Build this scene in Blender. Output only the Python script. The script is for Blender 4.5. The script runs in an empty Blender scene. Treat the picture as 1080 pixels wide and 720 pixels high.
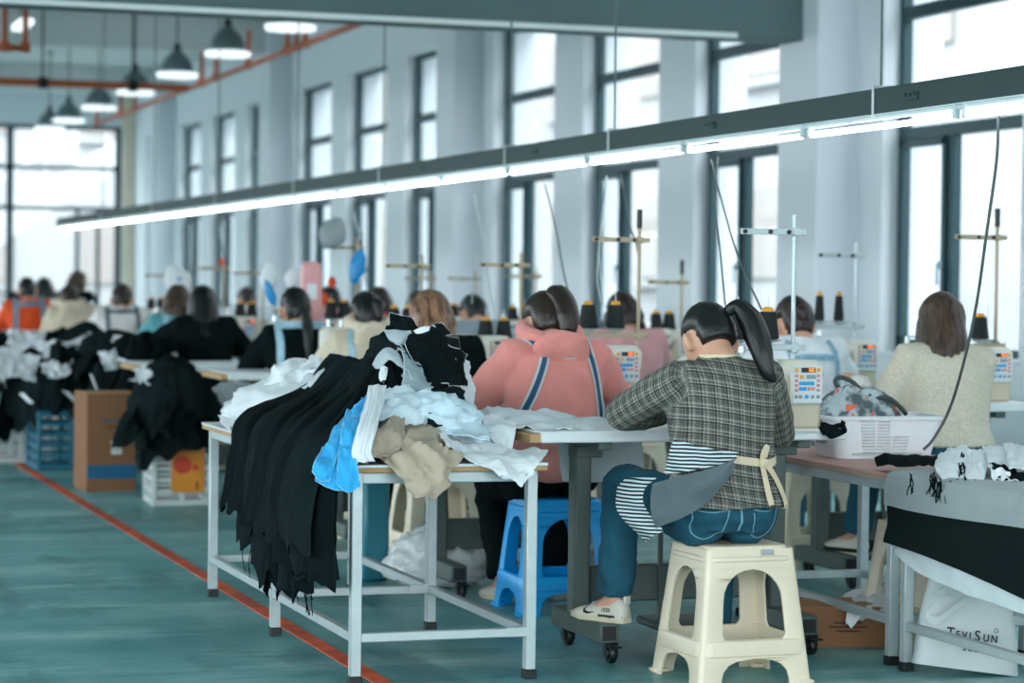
import bpy, bmesh, math, random
import numpy as np
from mathutils import Vector, Matrix, noise
from mathutils.bvhtree import BVHTree
PI = math.pi
SC = bpy.context.scene
COL = SC.collection
RND = random.Random(7)

# ---------------------------------------------------------------- camera
F, H = 2550.0, 1.30
YAW, PIT, ROL = .3234, .02384, .01175
def _basis():
    cy, sy = math.cos(YAW), math.sin(YAW)
    r = Vector((cy, -sy, 0)); f = Vector((sy, cy, 0)); u = Vector((0, 0, 1))
    cp, sp = math.cos(PIT), math.sin(PIT)
    f2 = f*cp - u*sp; u2 = u*cp + f*sp
    cr, sr = math.cos(ROL), math.sin(ROL)
    return r*cr + u2*sr, u2*cr - r*sr, f2
RR, UU, FF = _basis()
cam_d = bpy.data.cameras.new('camera'); cam = bpy.data.objects.new('camera', cam_d); COL.objects.link(cam)
cam_d.sensor_width = 36; cam_d.lens = 85; cam_d.clip_end = 300; cam_d.clip_start = .1
cam.matrix_world = Matrix(((RR.x, UU.x, -FF.x, 0), (RR.y, UU.y, -FF.y, 0), (RR.z, UU.z, -FF.z, H), (0, 0, 0, 1)))
cam_d.dof.use_dof = True; cam_d.dof.focus_distance = 8.1; cam_d.dof.aperture_fstop = 2.6
SC.camera = cam
def ray(px, py): return FF + RR*((px-540)/F) + UU*((360-py)/F)
def at(px, py, X=None, Y=None, Z=None):
    r = ray(px, py)
    t = X/r.x if X is not None else Y/r.y if Y is not None else (Z-H)/r.z
    return Vector((r.x*t, r.y*t, H + r.z*t))

# ---------------------------------------------------------------- materials
def lin(h):
    if isinstance(h, (tuple, list)): return tuple(h)[:3]
    h = h.lstrip('#')
    o = []
    for i in (0, 2, 4):
        c = int(h[i:i+2], 16)/255
        o.append(c/12.92 if c <= .04045 else ((c+.055)/1.055)**2.4)
    return tuple(o)
class NT:
    def __init__(s, m):
        s.t = m.node_tree; s.n = s.t.nodes; s.l = s.t.links
    def new(s, typ, **k):
        n = s.n.new(typ)
        for a, b in k.items():
            if a.startswith('i_'):
                key = a[2:]
                n.inputs[int(key) if key.isdigit() else key].default_value = b
            else: setattr(n, a, b)
        return n
    def link(s, a, b): s.l.new(a, b)
    def math(s, op, a, b=None, c=None, clamp=False):
        n = s.n.new('ShaderNodeMath'); n.operation = op; n.use_clamp = clamp
        for i, v in enumerate((a, b, c)):
            if v is None: continue
            if isinstance(v, (int, float)): n.inputs[i].default_value = v
            else: s.l.new(v, n.inputs[i])
        return n.outputs[0]
    def mix(s, fac, a, b):
        n = s.n.new('ShaderNodeMix'); n.data_type = 'RGBA'
        for i, v in ((0, fac), (6, a), (7, b)):
            if isinstance(v, (int, float)): n.inputs[i].default_value = v
            elif isinstance(v, tuple): n.inputs[i].default_value = (*v[:3], 1)
            else: s.l.new(v, n.inputs[i])
        return n.outputs[2]
    def coord(s, scale=(1, 1, 1), rot=(0, 0, 0), kind='Object'):
        tc = s.n.new('ShaderNodeTexCoord'); mp = s.n.new('ShaderNodeMapping')
        mp.inputs['Scale'].default_value = scale; mp.inputs['Rotation'].default_value = rot
        s.l.new(tc.outputs[kind], mp.inputs[0]); return mp.outputs[0]
    def noise(s, vec, scale, detail=3, rough=.55):
        n = s.n.new('ShaderNodeTexNoise'); n.inputs['Scale'].default_value = scale
        n.inputs['Detail'].default_value = detail; n.inputs['Roughness'].default_value = rough
        s.l.new(vec, n.inputs['Vector']); return n.outputs[0]
    def ramp(s, fac, stops):
        n = s.n.new('ShaderNodeValToRGB'); e = n.color_ramp.elements
        while len(e) < len(stops): e.new(.5)
        for el, (p, c) in zip(e, stops):
            el.position = p; el.color = (*lin(c), 1) if not isinstance(c, (int, float)) else (c, c, c, 1)
        s.l.new(fac, n.inputs[0]); return n.outputs[0]
    def bump(s, h, strength=.3, dist=.01):
        n = s.n.new('ShaderNodeBump'); n.inputs['Strength'].default_value = strength; n.inputs['Distance'].default_value = dist
        s.l.new(h, n.inputs['Height']); return n.outputs[0]
MATS = {}
def mat(name, col='#888888', rough=.6, metal=0, var=.12, vs=6, bump=0, bs=40, bd=.004, stretch=(1, 1, 1), emit=None, es=1, spec=.5, sheen=0, trans=0):
    if name in MATS: return MATS[name]
    m = bpy.data.materials.new(name); m.use_nodes = True; MATS[name] = m
    T = NT(m); b = T.n['Principled BSDF']
    c = lin(col)
    b.inputs['Roughness'].default_value = rough; b.inputs['Metallic'].default_value = metal
    b.inputs['Specular IOR Level'].default_value = spec
    if sheen: b.inputs['Sheen Weight'].default_value = sheen
    v = T.coord(stretch)
    if var:
        n = T.noise(v, vs, 4)
        d = tuple(x*(1-var*1.6) for x in c); u = tuple(min(1, x*(1+var)) for x in c)
        T.link(T.mix(n, d, u), b.inputs['Base Color'])
    else: b.inputs['Base Color'].default_value = (*c, 1)
    if bump:
        T.link(T.bump(T.noise(v, bs, 3), bump, bd), b.inputs['Normal'])
    if emit:
        b.inputs['Emission Color'].default_value = (*lin(emit), 1); b.inputs['Emission Strength'].default_value = es
    return m

# ---------------------------------------------------------------- mesh building
class MB:
    def __init__(s): s.v = []; s.f = []; s.m = []; s.cur = 0
    def add(s, vs, fs, M=None):
        o = len(s.v)
        s.v += [tuple(M @ Vector(p)) for p in vs] if M is not None else [tuple(p) for p in vs]
        s.f += [tuple(i+o for i in f) for f in fs]; s.m += [s.cur]*len(fs); return s
    def box(s, c, d, bev=0, rot=None, M=None):
        hx, hy, hz = d[0]/2, d[1]/2, d[2]/2
        b = min(bev, hx*.95, hy*.95, hz*.95)
        X = Matrix.Translation(c) @ (rot.to_4x4() if rot is not None else Matrix())
        if M is not None: X = M @ X
        S = [(x, y, z) for x in (-1, 1) for y in (-1, 1) for z in (-1, 1)]
        if b <= 0:
            return s.add([(x*hx, y*hy, z*hz) for x, y, z in S], [(0, 1, 3, 2), (4, 6, 7, 5), (0, 4, 5, 1), (2, 3, 7, 6), (0, 2, 6, 4), (1, 5, 7, 3)], X)
        vs = []; ix = {}
        h = (hx, hy, hz)
        for sg in S:
            for a in range(3):
                ix[sg, a] = len(vs)
                vs.append(tuple(sg[k]*(h[k] if k == a else h[k]-b) for k in range(3)))
        fs = []
        for a in range(3):
            p, q = (a+1) % 3, (a+2) % 3
            for sa in (-1, 1):
                def g(u, w):
                    t = [0, 0, 0]; t[a] = sa; t[p] = u; t[q] = w; return ix[tuple(t), a]
                L = [g(-1, -1), g(1, -1), g(1, 1), g(-1, 1)]
                fs.append(tuple(L if sa > 0 else L[::-1]))
            for u in (-1, 1):
                for w in (-1, 1):
                    t0 = [0, 0, 0]; t0[p] = u; t0[q] = w; t1 = t0[:]; t0[a] = -1; t1[a] = 1
                    t0, t1 = tuple(t0), tuple(t1)
                    L = [ix[t0, p], ix[t1, p], ix[t1, q], ix[t0, q]]
                    fs.append(tuple(L if u*w < 0 else L[::-1]))
        for sg in S:
            L = [ix[sg, 0], ix[sg, 1], ix[sg, 2]]
            fs.append(tuple(L if sg[0]*sg[1]*sg[2] > 0 else L[::-1]))
        return s.add(vs, fs, X)
    def bar(s, p0, p1, w, h=None, bev=0, up=(0, 0, 1)):
        p0, p1 = Vector(p0), Vector(p1); h = h or w
        d = p1-p0; L = d.length; d.normalize(); u = Vector(up)
        if abs(d.dot(u)) > .98: u = Vector((0, 1, 0))
        x = d.cross(u).normalized(); z = x.cross(d)
        R = Matrix((x, d, z)).transposed()
        return s.box((p0+p1)/2, (w, L, h), bev, R)
    def tube(s, pts, r, n=10, caps=True, closed=False):
        P = [Vector(p) for p in pts]; k = len(P)
        R = [r]*k if isinstance(r, (int, float)) else list(r)
        T = []
        for i in range(k):
            a, b = P[max(i-1, 0)], P[min(i+1, k-1)]
            if closed: a, b = P[i-1], P[(i+1) % k]
            t = (b-a); T.append(t.normalized() if t.length > 1e-9 else Vector((0, 0, 1)))
        u = Vector((0, 0, 1)) if abs(T[0].z) < .9 else Vector((1, 0, 0))
        u = (u - T[0]*u.dot(T[0])).normalized()
        rings = []
        for i in range(k):
            u = (u - T[i]*u.dot(T[i])).normalized(); w = T[i].cross(u)
            rings.append([P[i] + (u*math.cos(2*PI*j/n) + w*math.sin(2*PI*j/n))*R[i] for j in range(n)])
        return s.loft(rings, caps, closed)
    def loft(s, rings, caps=True, closed=False, wrap=True):
        n = len(rings[0]); k = len(rings)
        vs = [p for q in rings for p in q]; fs = []
        for i in range(k if closed else k-1):
            i2 = (i+1) % k
            for j in range(n if wrap else n-1):
                j2 = (j+1) % n
                fs.append((i*n+j, i*n+j2, i2*n+j2, i2*n+j))
        if caps and not closed and wrap:
            fs.append(tuple(range(n-1, -1, -1))); fs.append(tuple((k-1)*n+j for j in range(n)))
        return s.add(vs, fs)
    def lathe(s, prof, n=24, M=None, caps=True):
        rings = [[Vector((r*math.cos(2*PI*j/n), r*math.sin(2*PI*j/n), z)) for j in range(n)] for r, z in prof]
        if M is not None: rings = [[M @ p for p in q] for q in rings]
        return s.loft(rings, caps)
    def cyl(s, p0, p1, r, r1=None, n=16): return s.tube([p0, p1], [r, r if r1 is None else r1], n)
    def ell(s, c, r, R=None, nu=20, nv=12, fn=None):
        X = Matrix.Translation(c) @ (R.to_4x4() if R is not None else Matrix())
        vs = [(0, 0, -1)]
        for i in range(1, nv):
            t = PI*i/nv - PI/2
            for j in range(nu):
                a = 2*PI*j/nu; vs.append((math.cos(t)*math.cos(a), math.cos(t)*math.sin(a), math.sin(t)))
        vs.append((0, 0, 1)); fs = []
        for j in range(nu): fs.append((0, 1+(j+1) % nu, 1+j))
        for i in range(nv-2):
            for j in range(nu):
                a = 1+i*nu; b = a+nu; j2 = (j+1) % nu
                fs.append((a+j, a+j2, b+j2, b+j))
        e = len(vs)-1; a = 1+(nv-2)*nu
        for j in range(nu): fs.append((a+j, a+(j+1) % nu, e))
        out = []
        for p in vs:
            q = Vector((p[0]*r[0], p[1]*r[1], p[2]*r[2]))
            if fn: q = fn(Vector(p), q)
            out.append(q)
        return s.add(out, fs, X)
    def cap_chain(s, pts, rads, n=14):
        """tapered limb with rounded ends"""
        P = [Vector(p) for p in pts]; R = list(rads)
        d0 = (P[0]-P[1]).normalized(); d1 = (P[-1]-P[-2]).normalized()
        A, B = [], []
        for t in (.95, .8, .5): A.append((P[0]+d0*R[0]*t, R[0]*math.sqrt(1-t*t)))
        for t in (.5, .8, .95): B.append((P[-1]+d1*R[-1]*t, R[-1]*math.sqrt(1-t*t)))
        al = A + list(zip(P, R)) + B
        return s.tube([a[0] for a in al], [a[1] for a in al], n)
    def grid(s, rows):
        return s.loft(rows, caps=False, wrap=False)
    def prism(s, poly, z0, z1, M=None):
        n = len(poly)
        vs = [(x, y, z0) for x, y in poly] + [(x, y, z1) for x, y in poly]
        fs = [tuple(range(n-1, -1, -1)), tuple(range(n, 2*n))] + [(i, (i+1) % n, n+(i+1) % n, n+i) for i in range(n)]
        return s.add(vs, fs, M)
    def mesh(s, name, ang=40):
        me = bpy.data.meshes.new(name); me.from_pydata(s.v, [], s.f)
        if s.cur or any(s.m): me.polygons.foreach_set('material_index', s.m)
        me.update()
        finish(me, ang); return me
def finish(me, ang=40):
    bm = bmesh.new(); bm.from_mesh(me); bmesh.ops.recalc_face_normals(bm, faces=bm.faces); bm.to_mesh(me); bm.free()
    if ang:
        me.polygons.foreach_set('use_smooth', [True]*len(me.polygons))
        if ang < 180: me.set_sharp_from_angle(angle=math.radians(ang))
    me.update()
def tag(o, label=None, cat=None, group=None, kind=None):
    if label: o['label'] = label
    if cat: o['category'] = cat
    if group: o['group'] = group
    if kind: o['kind'] = kind
    return o
def thing(name, label, cat, loc=(0, 0, 0), rz=0, group=None, rot=None):
    o = bpy.data.objects.new(name, None); COL.objects.link(o)
    o.location = loc; o.rotation_euler = rot if rot else (0, 0, rz); o.empty_display_size = .1
    return tag(o, label, cat, group)
def obj(name, mb, m, parent=None, ang=40, label=None, loc=None, rz=0):
    me = mb.mesh(name, ang) if isinstance(mb, MB) else mb
    for x in (m if isinstance(m, (list, tuple)) else [m]): me.materials.append(x)
    o = bpy.data.objects.new(name, me); COL.objects.link(o)
    if parent: o.parent = parent
    if loc: o.location = loc
    if rz: o.rotation_euler = (0, 0, rz)
    if label: o['label'] = label
    return o
def struct(name, mb, m, ang=30, label=None):
    o = obj(name, mb, m, None, ang); o['kind'] = 'structure'
    if label: o['label'] = label
    return o
def dup(root, loc=None, rz=None, label=None, group=None):
    r = root.copy(); COL.objects.link(r)
    if loc is not None: r.location = loc
    if rz is not None: r.rotation_euler = (0, 0, rz)
    if label: r['label'] = label
    if group: r['group'] = group
    for ch in list(root.children):
        c = ch.copy(); COL.objects.link(c); c.parent = r
        for g in list(ch.children):
            d = g.copy(); COL.objects.link(d); d.parent = c
    return r
def bake(me, mods, name='baked'):
    o = bpy.data.objects.new('tmp_bake', me); COL.objects.link(o)
    for typ, kw in mods:
        md = o.modifiers.new(typ.lower(), typ)
        for k, v in kw.items(): setattr(md, k, v)
    dg = bpy.context.evaluated_depsgraph_get()
    r = bpy.data.meshes.new_from_object(o.evaluated_get(dg)); r.name = name
    bpy.data.objects.remove(o); bpy.data.meshes.remove(me)
    return r
def voxel(mb, size=.012, smooth=4, name='baked', disp=None):
    me = bpy.data.meshes.new('tmp'); me.from_pydata(mb.v, [], mb.f); finish(me, 0)
    r = bake(me, [('REMESH', dict(mode='VOXEL', voxel_size=size)), ('SMOOTH', dict(factor=.5, iterations=smooth))], name)
    if disp: displace(r, disp)
    r.polygons.foreach_set('use_smooth', [True]*len(r.polygons)); r.update()
    return r
def displace(me, fn):
    n = len(me.vertices)
    co = np.empty(n*3); me.vertices.foreach_get('co', co); co = co.reshape(-1, 3)
    no = np.empty(n*3); me.vertices.foreach_get('normal', no); no = no.reshape(-1, 3)
    d = np.array([fn(Vector(p)) for p in co])
    co += no*d[:, None]
    me.vertices.foreach_set('co', co.ravel()); me.update()
def catmull(P, n=8):
    P = [Vector(p) for p in P]; Q = [P[0]*2-P[1]] + P + [P[-1]*2-P[-2]]
    out = []
    for i in range(1, len(Q)-2):
        a, b, c, d = Q[i-1:i+3]
        for k in range(n):
            t = k/n
            out.append(.5*((2*b)+(c-a)*t+(2*a-5*b+4*c-d)*t*t+(3*b-3*c+d-a)*t**3))
    out.append(P[-1]); return out
def nz(p, s=1, o=0): return noise.noise(Vector((p[0]*s+o, p[1]*s+o*1.7, p[2]*s-o)))
def sheet(rows, th=.003, name='cloth', ang=180):
    """a cloth surface (grid of points) given a real thickness"""
    mb = MB(); mb.grid(rows)
    me = bpy.data.meshes.new('tmp'); me.from_pydata(mb.v, [], mb.f); finish(me, 0)
    r = bake(me, [('SOLIDIFY', dict(thickness=th, offset=0))], name)
    r.polygons.foreach_set('use_smooth', [True]*len(r.polygons)); r.set_sharp_from_angle(angle=math.radians(55)); r.update()
    return r
# ================================================================ room shell
XW, XL, YB, YF, ZC = 7.35, -8.5, -4.0, 43.4, 4.75
def wall_mat(name, c):
    m = mat(name, c, .75, var=.03, vs=.6, bump=.08, bs=60, bd=.002); return m
M_wall = wall_mat('painted wall', '#d6dce1'); M_ceil = wall_mat('painted ceiling', '#cfd0cf'); M_pier = wall_mat('painted pier', '#d4d9df')
M_frame = mat('teal grey window frame', '#1f4148', .45, .2, var=.05)
def floor_mat():
    m = bpy.data.materials.new('teal epoxy floor'); m.use_nodes = True; T = NT(m); b = T.n['Principled BSDF']
    v = T.coord((1, 1, 1)); v2 = T.coord((.30, 1.5, 1), (0, 0, .35)); v3 = T.coord((1.6, .5, 1), (0, 0, -.5))
    n1 = T.noise(v, .75, 6, .65); n2 = T.noise(v2, 1.7, 6, .68); n3 = T.noise(v, 26, 3); n4 = T.noise(v3, 1.4, 5, .6)
    base = T.mix(T.ramp(n1, [(.36, 0.), (.62, 1.)]), lin('#478d8f'), lin('#7db5b4'))
    base = T.mix(T.ramp(n2, [(.50, 0.), (.66, .75)]), base, lin('#b4d0cf'))
    base = T.mix(T.ramp(n4, [(.52, 0.), (.64, .7)]), base, lin('#2f6d70'))
    base = T.mix(T.ramp(T.noise(v2, 6, 5, .6), [(.55, 0.), (.68, .55)]), base, lin('#316a6e'))
    base = T.mix(T.math('MULTIPLY', T.ramp(n3, [(.62, 0.), (.7, 1.)]), .25), base, lin('#335457'))
    base = T.mix(T.ramp(T.noise(v, 90, 2), [(.70, 0.), (.73, .6)]), base, lin('#22484b'))
    T.link(base, b.inputs['Base Color'])
    T.link(T.ramp(n2, [(.3, .34), (.7, .5)]), b.inputs['Roughness'])
    b.inputs['Specular IOR Level'].default_value = .45
    return m
fl = struct('floor', MB().box(((XW+XL)/2, (YB+YF)/2, -.1), (XW-XL+1, YF-YB+1, .2)), floor_mat(), label='teal green painted concrete factory floor')
def line_mat():
    m = bpy.data.materials.new('worn red floor paint'); m.use_nodes = True; T = NT(m); b = T.n['Principled BSDF']
    v = T.coord(); n = T.noise(v, 3.5, 5)
    T.link(T.mix(T.ramp(n, [(.38, 0.), (.62, 1.)]), lin('#a8411f'), lin('#ee6238')), b.inputs['Base Color']); b.inputs['Roughness'].default_value = .55
    return m
struct('trim_1', MB().box((2.10, (YF+3.5)/2, .0015), (.062, YF-3.5, .003)), line_mat(), label='red line painted along the teal floor')
struct('ceiling', MB().box(((XW+XL)/2, (YB+YF)/2, ZC+.1), (XW-XL+1, YF-YB+1, .2)), M_ceil, label='pale grey ceiling of the hall')
# --- the window wall on the right
WIN = []
for k in range(-2, 4):
    for j in range(3):
        y0 = 15.72 + 8.25*k + (0, 2.53, 5.07)[j]; 
        if y0 > YB+.2 and y0+1.78 < YF-.2: WIN.append((y0, y0+1.78))
WZ0, WZ1, WT = .88, 3.8, .44
w = MB()
def wy(y0, y1, z0, z1): w.box((XW+WT/2, (y0+y1)/2, (z0+z1)/2), (WT, y1-y0, z1-z0))
wy(YB, YF+.3, 0, WZ0); wy(YB, YF+.3, WZ1, ZC)
yy = YB
for a, b in WIN:
    wy(yy, a, WZ0, WZ1); yy = b
wy(yy, YF+.3, WZ0, WZ1)
struct('wall_right', w, M_wall, label='pale blue white wall pierced by tall windows')
n = 0
for k in range(-2, 4):
    y0 = 14.66 + 8.25*k
    n += 1
    struct('trim_%d' % (n+1), MB().box((XW-.15, y0+.31, ZC/2), (.32, .62, ZC), .012), M_pier, label='square painted pier standing out from the window wall')
# --- windows : frames + glass panes
def glass_mat():
    m = bpy.data.materials.new('window glass'); m.use_nodes = True; T = NT(m); T.n.remove(T.n['Principled BSDF'])
    tr = T.new('ShaderNodeBsdfTransparent'); tr.inputs[0].default_value = (.93, .97, .98, 1)
    gl = T.new('ShaderNodeBsdfGlossy'); gl.inputs['Roughness'].default_value = .03; gl.inputs['Color'].default_value = (.9, 1, 1, 1)
    fr = T.new('ShaderNodeFresnel'); fr.inputs['IOR'].default_value = 1.35
    mx = T.new('ShaderNodeMixShader'); T.link(fr.outputs[0], mx.inputs[0]); T.link(tr.outputs[0], mx.inputs[1]); T.link(gl.outputs[0], mx.inputs[2])
    ge = T.new('ShaderNodeNewGeometry'); T.link(T.math('MULTIPLY', fr.outputs[0], T.math('SUBTRACT', 1.0, ge.outputs['Backfacing'])), mx.inputs[0])
    T.link(mx.outputs[0], T.n['Material Output'].inputs['Surface']); return m
M_glass = glass_mat()
M_alu = mat('brushed aluminium edge', '#8fa6b0', .4, .6, var=.05)
def window(i, y0, y1):
    x = XW+.15; d = .07; fw = .055
    f = MB(); W = y1-y0; c = (y0+y1)/2
    for yv in (y0+fw/2, y1-fw/2): f.box((x, yv, (WZ0+WZ1)/2), (d, fw, WZ1-WZ0), .004)
    for zv, h in ((WZ0+fw/2, fw), (WZ1-fw/2, fw), (2.31, .08), (3.10, .085)):
        f.box((x, c, zv), (d-.004, W-.02, h), .004)
    f.box((x, y0+W*.60, (WZ0+2.3)/2), (d-.006, .05, 2.3-WZ0), .004)
    root = obj('window_%d' % i, f, M_frame); root['kind'] = 'structure'; root['label'] = 'tall window in dark teal metal frame'
    s = MB()      # casement sash, far side
    a, b = y0+W*.62, y1-fw
    for yv in (a+.03, b-.025): s.box((x-.03, yv, (WZ0+2.28)/2+.02), (.045, .05, 2.22-WZ0), .004)
    for zv in (WZ0+.085, 2.24): s.box((x-.03, (a+b)/2, zv), (.045, b-a, .05), .004)
    sa = obj('window_sash', s, M_frame, root); 
    h = MB(); h.box((x-.065, a+.03, 1.45), (.03, .022, .05), .004); h.box((x-.085, a+.03, 1.39), (.015, .02, .14), .004)
    obj('window_handle', h, M_alu, sa)
    g = MB()
    for z0, z1 in ((WZ0+.05, 2.28), (2.34, 3.06), (3.14, WZ1-.05)): g.box((x+.012, c, (z0+z1)/2), (.006, W-.08, z1-z0))
    obj('window_glass', g, M_glass, root)
    l = MB(); l.box((XW+.07, c, WZ0-.012), (.2, W+.04, .03), .006)
    obj('window_sill', l, M_pier, root)
for i, (a, b) in enumerate(WIN): window(i+1, a, b)
# --- far wall with a wide glazed front
FX0, FX1, FZ0, FZ1 = -6.2, 7.12, .5, 4.02
w = MB()
w.box(((XL+FX0)/2, YF+.15, ZC/2), (FX0-XL+.6, .3, ZC)); w.box(((FX1+XW)/2+.22, YF+.15, ZC/2), (XW-FX1+.44, .3, ZC))
w.box(((FX0+FX1)/2, YF+.15, (FZ1+ZC)/2), (FX1-FX0, .3, ZC-FZ1)); w.box(((FX0+FX1)/2, YF+.15, FZ0/2), (FX1-FX0, .3, FZ0))
struct('wall_far', w, M_wall, label='far end wall around the wide glazing')
f = MB()
for z in (FZ0+.04, 2.55, 3.27, FZ1-.04): f.box(((FX0+FX1)/2, YF+.08, z), (FX1-FX0, .1, .075), .006)
xs = [FX1-.04, 5.16]
while xs[-1] > FX0+2: xs.append(xs[-1]-1.96)
for x in xs: f.box((x, YF+.08, (FZ0+FZ1)/2), (.12, .1, FZ1-FZ0), .006)
for x in (6.35, 6.72, 4.3, 2.4): f.box((x, YF+.08, (FZ0+2.55)/2), (.07, .09, 2.55-FZ0), .006)
fr = struct('window_40', f, M_frame, label='wide dark framed glazing across the far wall')
obj('window_glass', MB().box(((FX0+FX1)/2, YF+.09, (FZ0+FZ1)/2), (FX1-FX0, .008, FZ1-FZ0)), M_glass, fr)
struct('trim_20', MB().box((7.24, YF-.06, ZC/2), (.2, .14, ZC), .01), mat('cream door casing', '#d9cdb8', .7, var=.1, vs=2), label='cream upright casing in the far corner')
# --- left and rear walls, out of view; windows added to let in daylight
w = MB(); g = MB(); f = MB()
w.box((XL-.15, (YB+YF)/2, .45), (.3, YF-YB+.6, .9)); w.box((XL-.15, (YB+YF)/2, 4.4), (.3, YF-YB+.6, .7))
y = YB
while y < YF:
    w.box((XL-.15, y, 2.5), (.3, .7, 3.3)); y += 4.1
struct('wall_left', w, M_wall, label='unseen pale wall opposite, with long windows added for daylight')
f = MB()
for z in (.95, 2.4, 4.0): f.box((XL-.1, (YB+YF)/2, z), (.08, YF-YB, .07))
fr = struct('window_41', f, M_frame, label='unseen long run of windows added in the opposite wall for daylight')
obj('window_glass', MB().box((XL-.1, (YB+YF)/2, 2.48), (.008, YF-YB, 3.1)), M_glass, fr)
w = MB(); w.box((XL+1, YB-.15, ZC/2), (2.6, .3, ZC)); w.box((XW-.7, YB-.15, ZC/2), (2, .3, ZC)); w.box((0, YB-.15, 4.45), (14, .3, .6)); w.box((0, YB-.15, .3), (14, .3, .6))
struct('wall_rear', w, M_wall, label='unseen rear wall with a broad window added for daylight')
f = MB()
for x in (-5, -2.5, 0, 2.5, 5): f.box((x, YB-.1, 2.4), (.1, .1, 3.7))
fr = struct('window_42', f, M_frame, label='unseen broad window added in the rear wall for daylight')
obj('window_glass', MB().box((-.5, YB-.1, 2.4), (13, .008, 3.6)), M_glass, fr)
# --- crossing beams
M_beam = mat('grey painted concrete', '#5d7274', .8, var=.05, vs=.8)
for i, (y, zb, d) in enumerate(((14.9, 2.965, .32), (23.15, 4.35, .34), (31.4, 4.3, .34), (39.6, 4.35, .34))):
    struct('trim_%d' % (30+i), MB().box(((XL+7.06)/2, y+d/2, (zb+ZC)/2), (7.06-XL, d, ZC-zb), .006), M_beam if i == 0 else M_ceil, label='ceiling beam crossing the hall' if i else 'deep grey beam crossing the hall above the workers')
struct('trim_40', MB().box(((XL+6.55)/2, 14.885, 2.975), (6.55-XL, .03, .035), .004), mat('white edge strip', '#e8eeee', .5, var=.02), label='pale edge strip along the foot of the deep beam')  # thin paler strip along the lower front edge of the beam
# --- outside: pale court, buildings across it and the stair by the end wall
M_ext = mat('pale render', '#8f9091', .9, var=.04, vs=.3); M_ext2 = mat('warm grey render', '#86817d', .9, var=.05, vs=.3)
M_gnd = mat('pale paving', '#9fa3a3', .9, var=.06, vs=.4)
struct('ground', MB().box((20, 25, -.35), (200, 160, .3)), M_gnd, label='pale paving outside the windows')
def house(name, x0, x1, y0, y1, h, lab, wins, face):
    r = tag(obj(name, MB().box(((x0+x1)/2, (y0+y1)/2, h/2-.2), (x1-x0, y1-y0, h)), M_ext), lab, 'building'); r['kind'] = 'structure'
    b = MB()
    for u, z, wd, hh in wins:
        if face == 'x': b.box((x0-.02, u, z), (.12, wd, hh))
        else: b.box((u, y0-.02, z), (wd, .12, hh))
    obj('window_band', b, M_ext2, r)
    p = MB()
    for u, z, wd, hh in wins[::2]:
        if face == 'x': p.box((x0-.06, u, z-hh*.5-.12), (.3, wd+.3, .14), .02)
        else: p.box((u, y0-.06, z-hh*.5-.12), (wd+.3, .3, .14), .02)
    obj('window_ledge', p, M_ext, r)
house('building', 17, 26, -12, 62, 12, 'pale rendered building beyond the tall windows', [(y, z, 2.2, 1.5) for y in range(-8, 60, 5) for z in (2.2, 5.6, 8.8)], 'x')
house('building', -20, 16, 56, 64, 13, 'pale building seen through the far end glazing', [(x, z, 1.4, 1.6) for x in range(-18, 16, 3) for z in (2.0, 5.4, 8.8)], 'y')
st = MB()
for i in range(16): st.box((3.0+i*.32, 50, .3+i*.22), (.34, 2.4, .16))
st.bar((2.6, 48.8, .2), (8.1, 48.8, 3.95), .14, .5); st.bar((2.6, 48.8, 1.2), (8.1, 48.8, 4.95), .08, .08)
for i in range(9): st.box((2.9+i*.6, 48.8, .95+i*.41), (.04, .04, 1.0))
tag(obj('outdoor_stair', st, mat('stair concrete', '#b4b6b6', .9, var=.05)), 'pale outdoor stair climbing past the far glazing', 'stair')['kind'] = 'structure'
# --- sky and sun
wd = bpy.data.worlds.new('sky'); SC.world = wd; wd.use_nodes = True
bg = wd.node_tree.nodes['Background']; bg.inputs[0].default_value = (.935, .965, 1.0, 1); bg.inputs[1].default_value = SKY = 2.3
SC.view_settings.view_transform = 'Standard'; SC.view_settings.look = 'None'; SC.view_settings.exposure = 2.08; SC.view_settings.gamma = 1
SC.view_settings.use_curve_mapping = False
SC.cycles.use_denoising = True
SC.cycles.max_bounces = 8; SC.cycles.diffuse_bounces = 5; SC.cycles.transparent_max_bounces = 12; SC.cycles.caustics_reflective = False; SC.cycles.caustics_refractive = False
# light portals in the window openings steer sampling of the sky
def portal(name, loc, rot, sx, sy):
    l = bpy.data.lights.new(name, 'AREA'); l.shape = 'RECTANGLE'; l.size = sx; l.size_y = sy; l.cycles.is_portal = True
    o = bpy.data.objects.new(name, l); COL.objects.link(o); o.location = loc; o.rotation_euler = rot
portal('window_portal', (XL-.3, (YB+YF)/2, 2.5), (0, -PI/2, 0), 3.2, YF-YB)
portal('window_portal', (XW+.55, (YB+YF)/2, 2.4), (0, PI/2, 0), 3.0, YF-YB)
portal('window_portal', (0, YF+.4, 2.2), (-PI/2, 0, 0), 14, 3.6)
portal('window_portal', (0, YB-.4, 2.4), (PI/2, 0, 0), 14, 3.7)
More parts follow.
